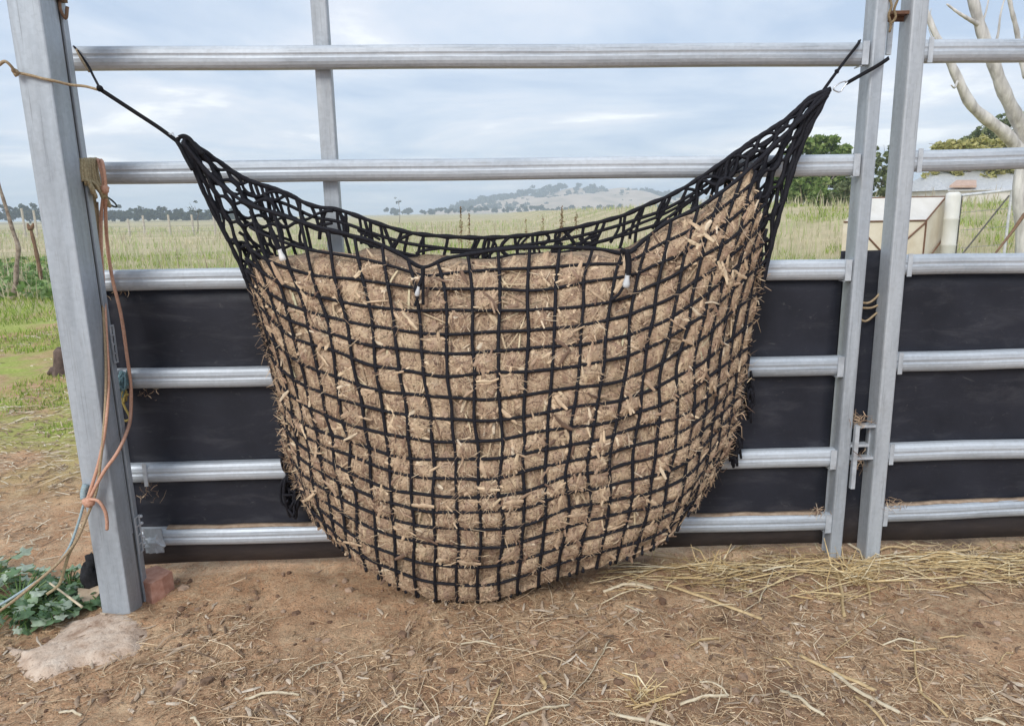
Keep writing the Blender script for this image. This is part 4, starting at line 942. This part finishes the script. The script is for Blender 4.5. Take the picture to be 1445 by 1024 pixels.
# bristle of stalks poking out at both sides, and chaff hanging in the opening
n = 900; side = rng.random(n) < .5; v = np.where(side, rng.uniform(.34, .95, n), rng.uniform(.33, .95, n)); u = np.where(side, rng.uniform(0, .03, n), rng.uniform(.97, 1, n))
P = front(u, v); D = np.stack([np.where(side, -1, 1) * rng.uniform(.2, 1, n), rng.normal(size=n) * .5, rng.normal(size=n) * .7], 1); D /= np.linalg.norm(D, axis=1)[:, None]
Nn = np.cross(D, rng.normal(size=(n, 3))); Nn /= np.linalg.norm(Nn, axis=1)[:, None]
ln = np.exp(rng.normal(math.log(.032), .45, n)).clip(.01, .09); w = rng.uniform(.0012, .0036, n)
Vv, Ff = ribbons(P + D * (ln * .3)[:, None], D, Nn, ln, w, rng); o = mesh_obj('bristling_stalks', Vv, Ff, M_STRAW_HAY, HAY); o['kind'] = 'stuff'

# ------------------------------------------------------------------ twine and small things round the column
M_PINK = m_plain('pink_twine', (.46, .23, .15), (.66, .40, .29), 140, .8); M_OLIVE = m_plain('olive_twine', (.24, .19, .10), (.48, .40, .25), 140, .9); M_BLUETW = m_plain('blue_twine', (.20, .30, .36), (.40, .48, .48), 140, .9)
mb = MB().tube(cr([at(-2, 92, -.36), at(8, 87, -.36), at(16, 94, -.35), at(21, 102, -.335)], 16), .0055, 6)
mb.tube(cr([at(18, 101, -.335), at(22, 100, -.335), at(24, 104, -.33), at(20, 106, -.335)], 8), .008, 6)
mb.tube(cr([at(20, 102, -.325), at(45, 107, -.32), at(60, 111, -.32), at(75, 114, -.31), at(100, 120, -.28), at(120, 122, -.27), at(139, 127, -.268)], 30), .0052, 6)
MBX = MB().tube(cr([at(108, 70, -.03), at(115, 84, -.05), at(122, 95, -.07), at(126, 101, -.085)], 10), .005, 6)
tag(mb.build('tan_twine', M_TAN, None, True), 'tan twine tied round the front of the column holding the net strap', 'twine')
tag(MBX.build('tan_twine', M_TAN, None, True), 'short tan twine end tied to the net cord just below the top rail', 'twine')
# hank looped on second rail
mb = MB(); rs = np.random.default_rng(12)
for k in range(8):
    x_ = 112 + k * 3.3; sg = 28 + k * 3.0 + rs.uniform(-5, 9); sh = 9 + k * 1.5; y0_ = -.20 + k * .016 + rs.uniform(-.012, .012)
    mb.tube(cr([at(x_, 229, y0_ + .04), at(x_, 225, y0_), at(x_ + 1, 240, y0_ - .015), at(x_ + 4, 255, y0_ - .02), at(x_ + sh * .8, 226 + sg, y0_ - .02), at(x_ + sh, 234 + sg, y0_ - .01), at(x_ + sh - 2, 228 + sg, y0_ + .02), at(x_ + 2, 258, y0_ + .035), at(x_, 233, y0_ + .04)], 34), rs.uniform(.0045, .0075), 6)
mb.tube(cr([at(130, 268, -.06), at(132, 300, -.10), at(134, 340, -.13), at(138, 400, -.14), at(141, 440, -.14), at(147, 500, -.14), at(152, 560, -.14), at(150, 620, -.2)], 50), .0085, 6)
mb.tube(cr([at(133, 280, -.06), at(138, 330, -.08), at(143, 400, -.06), at(152, 450, -.04), at(158, 500, -.03), at(163, 530, -.03)], 40), .0075, 6)
tag(mb.build('twine_hank', M_OLIVE, None, True), 'olive baling twine hank looped over the second rail at the column', 'twine')
mb = MB().tube(cr([at(138, 225, -.085), at(142, 238, -.125), at(146, 256, -.13), at(146, 270, -.12), at(143, 300, -.09), at(143, 350, -.10), at(146, 400, -.14), at(150, 470, -.21), at(153, 540, -.26), at(149, 600, -.315), at(140, 650, -.335), at(128, 690, -.345), at(122, 708, -.35)], 70), .0062, 6)
mb.tube(cr([at(140, 228, -.06), at(144, 228, -.12), at(149, 262, -.135), at(149, 300, -.08), at(152, 350, -.04), at(158, 390, -.035), at(170, 440, -.04), at(179, 500, -.05), at(185, 550, -.06), at(184, 590, -.10), at(180, 606, -.19), at(172, 626, -.27), at(162, 644, -.322), at(150, 660, -.335), at(136, 684, -.345), at(126, 704, -.35)], 70), .0066, 6)
mb.blob(at(148, 267, -.135), (.016, .013, .018), 3)
mb.blob(at(125, 708, -.352), (.024, .016, .018), 4, .25).tube(cr([at(126, 704, -.36), at(138, 706, -.365), at(147, 718, -.36), at(151, 735, -.35), at(151, 747, -.345)], 20), .0062, 6)
tag(mb.build('pink_twine', M_PINK, None, True), 'pink baling twine hanging from second rail and knotted low on column', 'twine')
mb = MB().tube(cr([at(137, 285, -.07), at(140, 350, -.09), at(145, 430, -.18), at(149, 500, -.24), at(149, 560, -.285), at(146, 610, -.322), at(142, 650, -.335), at(134, 700, -.345), at(122, 730, -.355), at(108, 762, -.38), at(84, 792, -.42), at(50, 822, -.45), at(10, 854, -.48), at(-30, 880, -.5)], 60), .0055, 6)
tag(mb.build('straw_twine', M_TAN, None, True), 'long tan twine trailing from the column knot over the green weed', 'twine')
mb = MB().tube(cr([at(118, 712, -.345), at(108, 745, -.365), at(96, 775, -.39), at(70, 806, -.42), at(40, 828, -.45), at(5, 850, -.47), at(-30, 868, -.48)], 50), .0052, 6)
mb.tube(cr([at(121, 684, -.325), at(118, 694, -.33), at(118, 704, -.335)], 8), .013, 6)
tag(mb.build('blue_twine', M_BLUETW, None, True), 'faded blue twine trailing from the column knot to the ground', 'twine')
mb = MB().tube(cr([at(108, 762, -.375), at(98, 780, -.38), at(90, 805, -.39), at(82, 826, -.40), at(66, 838, -.42)], 24), .006, 6)
tag(mb.build('twine_end', M_OLIVE, None, True), 'loose olive twine end dropping into the green weed', 'twine')
cR = at(154, 284, -.03); ring_ = [cR + np.array([.030 * math.cos(a) * .7 + .0 , .012 * math.sin(a), .0]) + np.array([.018 * math.cos(a + .9) * .5, 0, -.030 * math.cos(a) * .62 + .013 * math.sin(a)]) for a in np.linspace(0, 2 * math.pi, 33)]
tag(MB().tube(ring_, .0036, 6, False).build('rubber_ring', m_plain('dark_rubber', (.015, .02, .015), (.04, .05, .04), 60, .6), None, True), 'small dark ring hanging by the pink twine under second rail', 'ring')
mb = MB(); rs = np.random.default_rng(3)
for k in range(26):
    pts = [at(171 + rs.normal() * 5, 541 + rs.normal() * 8, -.045 + rs.normal() * .012) for _ in range(4)]; mb.tube(cr(pts, 12), .0045, 5)
tag(mb.build('teal_twine_wad', m_plain('teal_twine', (.10, .20, .24), (.24, .36, .38), 150, .9), None, True), 'teal twine wad stuffed at the left end of the fourth rail', 'twine')
mb = MB()
for k in range(10):
    pts = [at(174 + rs.normal() * 3, 558 + rs.normal() * 5, -.04 + rs.normal() * .01) for _ in range(4)]; mb.tube(cr(pts, 12), .004, 5)
mb.tube(cr([at(163, 555, -.045), at(170, 580, -.05), at(177, 594, -.055), at(182, 592, -.055), at(176, 574, -.05), at(170, 560, -.045)], 24), .005, 6)
tag(mb.build('yellow_twine_end', m_plain('yellow_twine', (.38, .28, .06), (.52, .42, .16), 150, .9), None, True), 'yellow frayed twine end below the teal wad', 'twine')

# brick, rag, bark
def lump(pts_top, z0, z1, mat_, name, label, cat, jitter=.004, seed=1, sm=False):
    rs_ = np.random.default_rng(seed); n_ = len(pts_top); P = np.asarray(pts_top, float)
    c_ = P.mean(0); r0 = np.c_[P, np.full(n_, z0)]; r1 = np.c_[P, np.full(n_, z1 - .006)]; r2 = np.c_[P * .94 + c_ * .06, np.full(n_, z1)]
    V = np.concatenate([r0, r1, r2]) + rs_.normal(size=(3 * n_, 3)) * jitter; V = np.concatenate([V, [[*c_, z1 + .002]]]); Fc = []
    for r in range(2):
        for j in range(n_): Fc.append((r * n_ + j, r * n_ + (j + 1) % n_, (r + 1) * n_ + (j + 1) % n_, (r + 1) * n_ + j))
    for j in range(n_): Fc.append((2 * n_ + j, 2 * n_ + (j + 1) % n_, 3 * n_))
    return tag(MB().add(V, Fc).build(name, mat_, None, sm, origin=(c_[0], c_[1], z0)), label, cat)
bq = atz(217, 838, 0)
lump([(bq[0] - .07, bq[1] - .0), (bq[0] + .02, bq[1] - .05), (bq[0] + .052, bq[1] + .0), (bq[0] + .06, bq[1] + .06), (bq[0] - .03, bq[1] + .11), (bq[0] - .08, bq[1] + .07)], -.02, .075, m_plain('red_brick', (.42, .20, .14), (.60, .36, .28), 30, .9, .004), 'broken_brick', 'broken red brick lying beside the foot of the column', 'brick', .003)
mb = MB().blob(at(127, 815, -.16), (.035, .03, .06), 9, .35, 12, 9); mb.blob(at(128, 792, -.16), (.022, .02, .035), 10, .3)
tag(mb.build('black_rag', m_plain('black_cloth', (.008, .008, .01), (.025, .025, .03), 90, .95), None, True), 'crumpled black rag behind the foot of the column', 'rag')
M_BARKCHIP = m_plain('brown_bark', (.085, .05, .032), (.24, .155, .10), 40, .95, .006)
def chip(px, py, ln_, w_, ang, label, seed, mat_=M_BARKCHIP, hgt=.008, name='bark_chip', cat='bark chip'):
    rs_ = np.random.default_rng(seed); c_ = atz(px, py, 0); c_[2] = gz(c_[0], c_[1]); dx = np.array([math.cos(ang), math.sin(ang)]); dy = np.array([-dx[1], dx[0]])
    t_ = np.linspace(0, 2 * math.pi, 11)[:-1]; pts = [c_[:2] + dx * math.cos(a) * ln_ / 2 * rs_.uniform(.75, 1.1) + dy * math.sin(a) * w_ / 2 * rs_.uniform(.6, 1.2) for a in t_]
    return lump(pts, c_[2] - .004, c_[2] + hgt + .006, mat_, name, label, cat, .0025, seed)
chip(185, 897, .10, .035, .25, 'dark brown bark chip on the dirt right of the concrete footing', 3)
chip(178, 905, .06, .02, -.1, 'small paler bark chip just in front of the dark one by the footing', 4, M_STALK_Y)
chip(292, 966, .05, .03, .5, 'dark clod on the dirt near the bottom left', 5, name='dirt_clod', cat='clod')
chip(85, 930, .09, .03, .2, 'flat pale stone chip at the front of the concrete footing', 6, MC, name='stone_chip', cat='stone')
q = at(86, 508, .6)
# leafy weeds at the left
def rosette(px, py, r, label, seed, nleaf=26):
    nleaf = int(nleaf * 2.6)
    rs_ = np.random.default_rng(seed); b_ = atz(px, py, 0); b_[2] = gz(b_[0], b_[1]); t_ = thing('leafy_weed', label, 'weed', b_, 'leafy weeds by the column')
    Vs = []; Fs = []; n0 = 0; st = MB()
    for k in range(nleaf):
        a = rs_.uniform(0, 6.28); el = rs_.uniform(.15, 1.1); L_ = r * rs_.uniform(.5, 1); tip = b_ + np.array([math.cos(a) * math.cos(el), math.sin(a) * math.cos(el), math.sin(el) * .8]) * L_
        st.tube(cr([b_, (b_ + tip) / 2 + np.array([0, 0, .03]), tip], 7), np.linspace(.0035, .002, 7), 5)
        d = np.array([math.cos(a), math.sin(a), rs_.uniform(-.5, .2)]); d /= np.linalg.norm(d); s_ = np.cross(d, [0, 0, 1]); s_ /= np.linalg.norm(s_); nn = np.cross(s_, d)
        tw = rs_.normal() * .5; s_, nn = s_ * math.cos(tw) + nn * math.sin(tw), nn * math.cos(tw) - s_ * math.sin(tw)
        sz = rs_.uniform(.016, .040); ns = 15
        pts = [tip]
        for i in range(ns):
            th_ = -2.75 + 5.5 * i / (ns - 1); rad = sz * (.80 + .22 * math.cos(5 * th_) + .10 * rs_.uniform(-1, 1)); lx, ly = rad * math.cos(th_), rad * math.sin(th_)
            pts.append(tip + d * (lx + sz * .3) + s_ * ly + nn * (-.25 * rad * abs(math.sin(th_)) + .25 * sz * math.cos(5 * th_) * .5))
        Vs.append(np.array(pts)); Fs += [(n0, n0 + 1 + i, n0 + 2 + i) for i in range(ns - 1)]; n0 += ns + 1
    st.build('stem', M_WEED, t_, True); mesh_obj('leaves_or_seeds', np.concatenate(Vs), Fs, M_LEAFW, t_, True)
M_LEAFW = m_island('mallow_leaf', [(0, (.09, .18, .08)), (.45, (.21, .34, .17)), (.75, (.38, .50, .34)), (1, (.58, .66, .55))], .5, .25, 25, .5)
rosette(100, 836, .17, 'small bright leafy weed close against the column foot', 71, 26)
rosette(30, 862, .22, 'broad leafy grey green weed lying under the trailing twine', 72, 40)
rosette(-20, 830, .22, 'leafy green weed cut by the left edge of the photo', 73, 30)
rosette(62, 838, .16, 'low leafy green weed between its two larger neighbours', 74, 26)
rosette(126, 842, .10, 'smallest leafy weed tucked beside the dead leaf at the column', 75, 14)
rosette(70, 868, .13, 'leafy weed nearest the concrete footing', 76, 20)
# dry leaf + pale stick in the weeds
mb = MB().tube(cr([at(70, 822, -.34), at(92, 838, -.36), at(116, 856, -.39)], 10), [.004] * 5 + [.005] * 5, 6)
tag(mb.build('white_stick', M_STALK_W, None, True), 'thin white stick lying across the leafy weeds', 'stick')
c_ = atz(128, 846, 0); rs = np.random.default_rng(2)
Vl = [c_ + np.array([0, 0, .05])]
for i in range(12):
    a = 6.28 * i / 12; rr_ = .055 * (1 + .25 * math.sin(3 * a)); Vl.append(c_ + np.array([rr_ * math.cos(a), rr_ * math.sin(a) * .7, .035 + .03 * math.sin(2 * a + .6)]))
Vl += [v_ - np.array([0, 0, .003]) for v_ in Vl]
tag(MB().add(Vl, [(0, 1 + i, 1 + (i + 1) % 12) for i in range(12)] + [(13, 14 + (i + 1) % 12, 14 + i) for i in range(12)]).build('dry_leaf', m_plain('tan_leaf', (.45, .33, .22), (.62, .50, .37), 30, .8), None, True, origin=c_), 'curled tan dead leaf against the column foot', 'dead leaf')

# ------------------------------------------------------------------ straw on the ground
rng = np.random.default_rng(90)
def litter(n, lnm, wmin, wmax, mask, name, mat_, tilt=.12, bend=.15, seed=0, zone=None):
    px = rng.uniform(-260, 1720, n); dd_ = np.exp(rng.uniform(math.log(1.45), math.log(3.5), n)); X = (px - 722.5) / F_PX * dd_ * 1.2; Y = dd_ - 2.95
    dens = mask(X, Y); kp = rng.random(n) < dens; X, Y = X[kp], Y[kp]; m_ = len(X)
    a = rng.uniform(0, 2 * math.pi, m_); D = np.stack([np.cos(a), np.sin(a), rng.normal(size=m_) * tilt], 1); D /= np.linalg.norm(D, axis=1)[:, None]
    Nn = np.tile(np.array([0, 0, 1.0]), (m_, 1)) + rng.normal(size=(m_, 3)) * .35; Nn -= D * (Nn * D).sum(1)[:, None]; Nn /= np.linalg.norm(Nn, axis=1)[:, None]
    ln = np.exp(rng.normal(math.log(lnm), .5, m_)).clip(.006, .24); w = rng.uniform(wmin, wmax, m_)
    Vv, Ff = ribbons(np.stack([X, Y, ground_z(X, Y) + .003 + np.abs(D[:, 2]) * ln * .3], 1), D, Nn, ln, w, rng, bend); o = mesh_obj(name, Vv, Ff, mat_); tag(o, kind='stuff')
def zone_m(X, Y):
    z = sstep(-.10, .25, vnoise(X * 1.6, Y * 1.6, 101) + .5 * vnoise(X * 4, Y * 4, 102) + .16) * .85 + .12
    z = z * (1 - .85 * sstep(-.35, -.95, X) * sstep(-.45, -.2, Y)) * (1 - .45 * sstep(-1.1, -1.5, X)); return z * (Y < .02)
litter(42000, .016, .0014, .0060, zone_m, 'chaff_litter', M_LITTER, .10)
litter(15000, .075, .0018, .0042, lambda X, Y: zone_m(X, Y) * .8, 'straw_litter', m_island('pale_litter', [(0, (.309, .197, .116)), (.35, (.536, .374, .228)), (.75, (.721, .538, .344)), (1, (.865, .720, .516))], .8), .10, .10)
def zone_r(X, Y): return np.exp(-((Y + .09) / .15) ** 2) * sstep(.45, .9, X) * .9
litter(5000, .035, .007, .016, zone_m, 'leaf_litter', m_island('leaf_flakes', [(0, (.16, .10, .065)), (.4, (.36, .255, .175)), (.8, (.56, .43, .31)), (1, (.70, .60, .48))], .85), .14, .06)
litter(26000, .085, .003, .0065, zone_r, 'yellow_straw_litter', m_island('fresh_straw', [(0, (.30, .20, .09)), (.5, (.48, .35, .17)), (1, (.64, .52, .32))], .7), .10, .10)
rc = np.random.default_rng(123); mbc = MB()
for k in range(900):
    x_ = rc.uniform(-2.4, 2.6); y_ = rc.uniform(-1.4, -.02); r_ = .004 + .012 * rc.random() ** 2.5
    mbc.blob((x_, y_, gz(x_, y_) + r_ * .25), (r_ * rc.uniform(.8, 1.6), r_ * rc.uniform(.8, 1.6), r_ * .7), k, .3, 6, 4)
tag(mbc.build('dirt_crumbs', m_island('dirt_crumbs', [(0, (.13, .075, .05)), (.5, (.30, .19, .125)), (1, (.46, .33, .24))], .95)), kind='stuff')
rq = np.random.default_rng(61); n = 460; X = rq.uniform(.45, 2.7, n); Y = -.09 - np.abs(rq.normal(size=n)) * .13 + .06 * rq.random(n); keep_ = rq.random(n) < np.interp(X, [.45, .9, 1.2, 1.8, 2.2, 2.7], [.25, .5, .6, 1, 1, .8]); X, Y = X[keep_], Y[keep_]; n = len(X)
a = rq.normal(size=n) * .42 + rq.choice([0, math.pi], n); D = np.stack([np.cos(a), np.sin(a), rq.normal(size=n) * .05], 1); D /= np.linalg.norm(D, axis=1)[:, None]
Nn = np.tile(np.array([0, 0, 1.0]), (n, 1)) + rq.normal(size=(n, 3)) * .2; Nn -= D * (Nn * D).sum(1)[:, None]; Nn /= np.linalg.norm(Nn, axis=1)[:, None]
Vv, Ff = ribbons(np.stack([X, Y, ground_z(X, Y) + rq.uniform(.006, .03, n)], 1), D, Nn, np.exp(rq.normal(math.log(.18), .45, n)).clip(.06, .45), rq.uniform(.0035, .0085, n), rq, .04)
tag(mesh_obj('golden_straw_litter', Vv, Ff, m_island('golden_straw', [(0, (.44, .29, .13)), (.35, (.70, .52, .26)), (.75, (.84, .68, .40)), (1, (.90, .80, .58))], .6)), kind='stuff')
rl = np.random.default_rng(77); n = 9000; px = rl.uniform(-320, 190, n); dd_ = np.exp(rl.uniform(math.log(2.9), math.log(12), n)); X = (px - 722.5) / F_PX * dd_ + .02 * dd_; Y = dd_ - 2.95
kq = (X < -1.72) & (rl.random(n) < sstep(-.25, .25, vnoise(X * 1.3, Y * 1.3, 131) + .4 * vnoise(X * 4, Y * 4, 132))); X, Y, dd_ = X[kq], Y[kq], dd_[kq]; n = len(X)
a = rl.normal(size=n) * .8; D = np.stack([np.cos(a), np.sin(a), rl.normal(size=n) * .12], 1); D /= np.linalg.norm(D, axis=1)[:, None]
Nn = np.tile(np.array([0, 0, 1.0]), (n, 1)) + rl.normal(size=(n, 3)) * .3; Nn -= D * (Nn * D).sum(1)[:, None]; Nn /= np.linalg.norm(Nn, axis=1)[:, None]
Vv, Ff = ribbons(np.stack([X, Y, ground_z(X, Y) + .006], 1), D, Nn, np.exp(rl.normal(math.log(.05), .6, n)).clip(.015, .3), rl.uniform(.003, .007, n) * (dd_ / 3), rl, .10)
tag(mesh_obj('paddock_litter', Vv, Ff, m_island('paddock_litter', [(0, (.16, .10, .065)), (.4, (.42, .30, .20)), (.7, (.66, .54, .38)), (1, (.80, .72, .56))], .85)), kind='stuff')
# straw caught on the bottom rails and in the latch
def tuft(px, py, Yt, n_, sp_, ln_, name, label, seed, hang=0):
    rs_ = np.random.default_rng(seed); c_ = at(px, py, Yt); P = c_ + rs_.normal(size=(n_, 3)) * np.asarray(sp_); D = rs_.normal(size=(n_, 3)); D[:, 2] -= hang; D /= np.linalg.norm(D, axis=1)[:, None]
    Nn = np.cross(D, rs_.normal(size=(n_, 3))); Nn /= np.linalg.norm(Nn, axis=1)[:, None]
    Vv, Ff = ribbons(P - c_ + c_, D, Nn, np.exp(rs_.normal(math.log(ln_), .4, n_)), rs_.uniform(.0015, .004, n_), rs_)
    return tag(mesh_obj(name, Vv, Ff, M_STRAW_HAY, origin=c_), label, 'straw tuft', 'straw tufts caught on the steel')
tuft(1212, 592, -.01, 70, (.022, .02, .018), .035, 'straw_tuft', 'straw tuft resting on top of the lower gap latch', 1)
tuft(1210, 650, .0, 40, (.02, .02, .04), .04, 'straw_tuft', 'hanging straw tuft below the lower gap latch', 2, 1.2)
tuft(1155, 722, -.02, 36, (.022, .01, .015), .03, 'straw_tuft', 'straw tuft on the bottom rail left of the end post', 3)
tuft(1260, 712, -.02, 36, (.03, .01, .012), .035, 'straw_tuft', 'straw tuft on the bottom rail right of the second post', 4)
tuft(212, 690, -.0, 30, (.03, .012, .03), .03, 'straw_tuft', 'dry leaf tuft under the fifth rail beside the column', 5, .6)
tuft(205, 556, -.0, 16, (.03, .01, .012), .025, 'straw_tuft', 'sparse straw tuft under the left end of the fourth rail', 6, .6)
tuft(175, 412, -.0, 18, (.03, .01, .012), .025, 'straw_tuft', 'cobwebby straw tuft under the third rail beside the column', 7, .6)
#tuft(1120, 529, -.01, 12, (.05, .008, .006), .03, 'straw_tuft', 'few straw bits hanging under fourth rail near the end post', 8, .6)
# trampled layer lying on the bottom rails
# long single stalks
LONG = [((850, 826), (885, 824), (921, 828), 'W', 6), ((960, 795), (990, 793), (1027, 795), 'W', 6), ((962, 796), (1010, 779), (1057, 765), 'Y', 4), ((1020, 782), (1040, 770), (1058, 766), 'W', 5), ((938, 822), (1000, 845), (1074, 868), 'Y', 6), ((1071, 844), (1086, 815), (1098, 790), 'W', 4), ((1050, 858), (1064, 852), (1074, 845), 'W', 3),
 ((1176, 792), (1186, 830), (1191, 870), 'Y', 7), ((1215, 804), (1226, 826), (1228, 852), 'Y', 6), ((1192, 806), (1199, 790), (1207, 776), 'W', 4), ((1185, 756), (1205, 770), (1229, 784), 'W', 5), ((1212, 790), (1245, 789), (1272, 792), 'Y', 5), ((1228, 784), (1250, 778), (1279, 773), 'Y', 5), ((1272, 793), (1330, 784), (1384, 770), 'Y', 6), ((1340, 800), (1375, 808), (1410, 817), 'Y', 5), ((1165, 926), (1195, 902), (1249, 866), 'Y', 5), ((1128, 921), (1180, 944), (1239, 965), 'Y', 6), ((1161, 931), (1215, 972), (1270, 998), 'W', 6), ((1290, 898), (1294, 950), (1300, 968), 'Y', 4), ((1298, 966), (1315, 985), (1338, 1003), 'Y', 4),
 ((1104, 968), (1130, 990), (1162, 1010), 'W', 5), ((960, 983), (995, 980), (1027, 976), 'W', 5), ((1206, 975), (1230, 1000), (1252, 1023), 'Y', 4), ((966, 916), (990, 904), (1017, 896), 'Y', 5), ((1376, 1008), (1400, 1014), (1420, 1021), 'W', 5), ((1362, 780), (1400, 786), (1430, 792), 'W', 4), ((705, 1020), (755, 1003), (805, 987), 'W', 5), ((802, 978), (835, 938), (860, 897), 'W', 5), ((684, 1018), (697, 990), (708, 964), 'Y', 5), ((760, 947), (766, 958), (770, 970), 'Y', 7), ((861, 995), (910, 1008), (964, 1020), 'W', 5), ((895, 990), (930, 978), (970, 969), 'Y', 5), ((885, 820), (935, 803), (980, 790), 'Y', 5), ((346, 981), (385, 978), (422, 977), 'W', 4), ((80, 995), (100, 1000), (115, 1005), 'W', 4), ((270, 1010), (275, 1016), (282, 1020), 'W', 4), ((1090, 925), (1110, 936), (1120, 940), 'Y', 3), ((1310, 785), (1340, 781), (1372, 783), 'W', 4), ((1410, 930), (1420, 920), (1432, 916), 'Y', 3), ((650, 905), (672, 903), (700, 905), 'W', 3), ((540, 1010), (560, 1000), (590, 996), 'W', 3), ((420, 960), (445, 944), (470, 932), 'W', 3), ((1245, 905), (1270, 903), (1300, 905), 'W', 3), ((1270, 915), (1295, 916), (1322, 914), 'Y', 3), ((1325, 899), (1340, 900), (1362, 898), 'Y', 3), ((988, 955), (1010, 962), (1030, 975), 'W', 3), ((880, 850), (900, 862), (880, 878), 'W', 3)]
for i, (a, b_, c_, kd, wpx) in enumerate(LONG):
    P = []
    for q_, hgt in ((a, .006), (b_, .016), (c_, .008)):
        g_ = atz(q_[0], q_[1], .01); P.append(np.array([g_[0], g_[1], gz(g_[0], g_[1]) + hgt + .004]))
    C_ = cr(P, 14); rad = np.linspace(1, .7, 14) * wpx * .00115 * (1 + .06 * np.sin(np.arange(14) * 2.1)); 
    C_[:, 2] += .003 * vnoise(np.arange(14) * .9, np.full(14, i * 2.3), 8); C_[:, :2] += .010 * np.stack([vnoise(np.arange(14) * .5, np.full(14, i * 2.3 + k_), 9 + k_) for k_ in (0, 1)], 1)
    o = MB().strap(C_, wpx * .0019, .0022, (.8, .3, .5)).build('straw_stalk', M_STALK_W if kd == 'W' else M_STALK_Y, None, True, origin=P[1])
    tag(o, 'long pale straw stalk lying loose on the trampled dirt' if kd == 'W' else 'long yellow straw stalk lying loose on the trampled dirt', 'straw stalk', 'pale straw stalks on the dirt' if kd == 'W' else 'yellow straw stalks on the dirt')

# old stump behind the column
b = atz(87, 528, 0); b[2] = gz(b[0], b[1])
mb = MB().tube([b + np.array([0, 0, z_]) + np.array([z_ * .05, 0, 0]) for z_ in (-.05, .0, .08, .18, .26, .30)], [.10, .095, .075, .06, .055, .02], 9); mb.tube([b, b + np.array([-.10, 0, .06]), b + np.array([-.13, 0, .02])], [.05, .04, .02], 6)
tag(mb.build('old_stump', m_plain('charred_wood', (.05, .035, .03), (.17, .12, .10), 14, .9, .01), None, True, origin=b), 'dark old stump peeping out left of the steel column', 'stump')

def straw_heap(px, py, n_, ln_, label, seed, up=.5):
    rs_ = np.random.default_rng(seed); c_ = atz(px, py, 0); c_[2] = gz(c_[0], c_[1]); a_ = rs_.uniform(0, 6.28, n_); el = np.abs(rs_.normal(size=n_)) * up
    D = np.stack([np.cos(a_) * np.cos(el), np.sin(a_) * np.cos(el), np.sin(el)], 1); Nn = np.cross(D, rs_.normal(size=(n_, 3))); Nn /= np.linalg.norm(Nn, axis=1)[:, None]
    ln = np.exp(rs_.normal(math.log(ln_), .4, n_)); P = c_ + np.stack([rs_.normal(size=n_) * .03, rs_.normal(size=n_) * .03, np.full(n_, .012)], 1) + D * (ln * .42)[:, None]
    Vv_, Ff_ = ribbons(P, D, Nn, ln, rs_.uniform(.0025, .007, n_), rs_, .10)
    tag(mesh_obj('straw_heap', Vv_, Ff_, bpy.data.materials['golden_straw'], origin=c_), label, 'straw heap', 'small straw heaps on the dirt')
straw_heap(1205, 812, 70, .11, 'messy golden straw heap in front of the two gap posts', 1)
straw_heap(1015, 800, 36, .10, 'small straw heap on the dirt right of the net', 2, .35)
straw_heap(905, 975, 40, .09, 'pale straw heap near the bottom edge right of centre', 3, .35)
straw_heap(1165, 838, 30, .08, 'flattened straw heap in front of the end post foot', 4, .25)
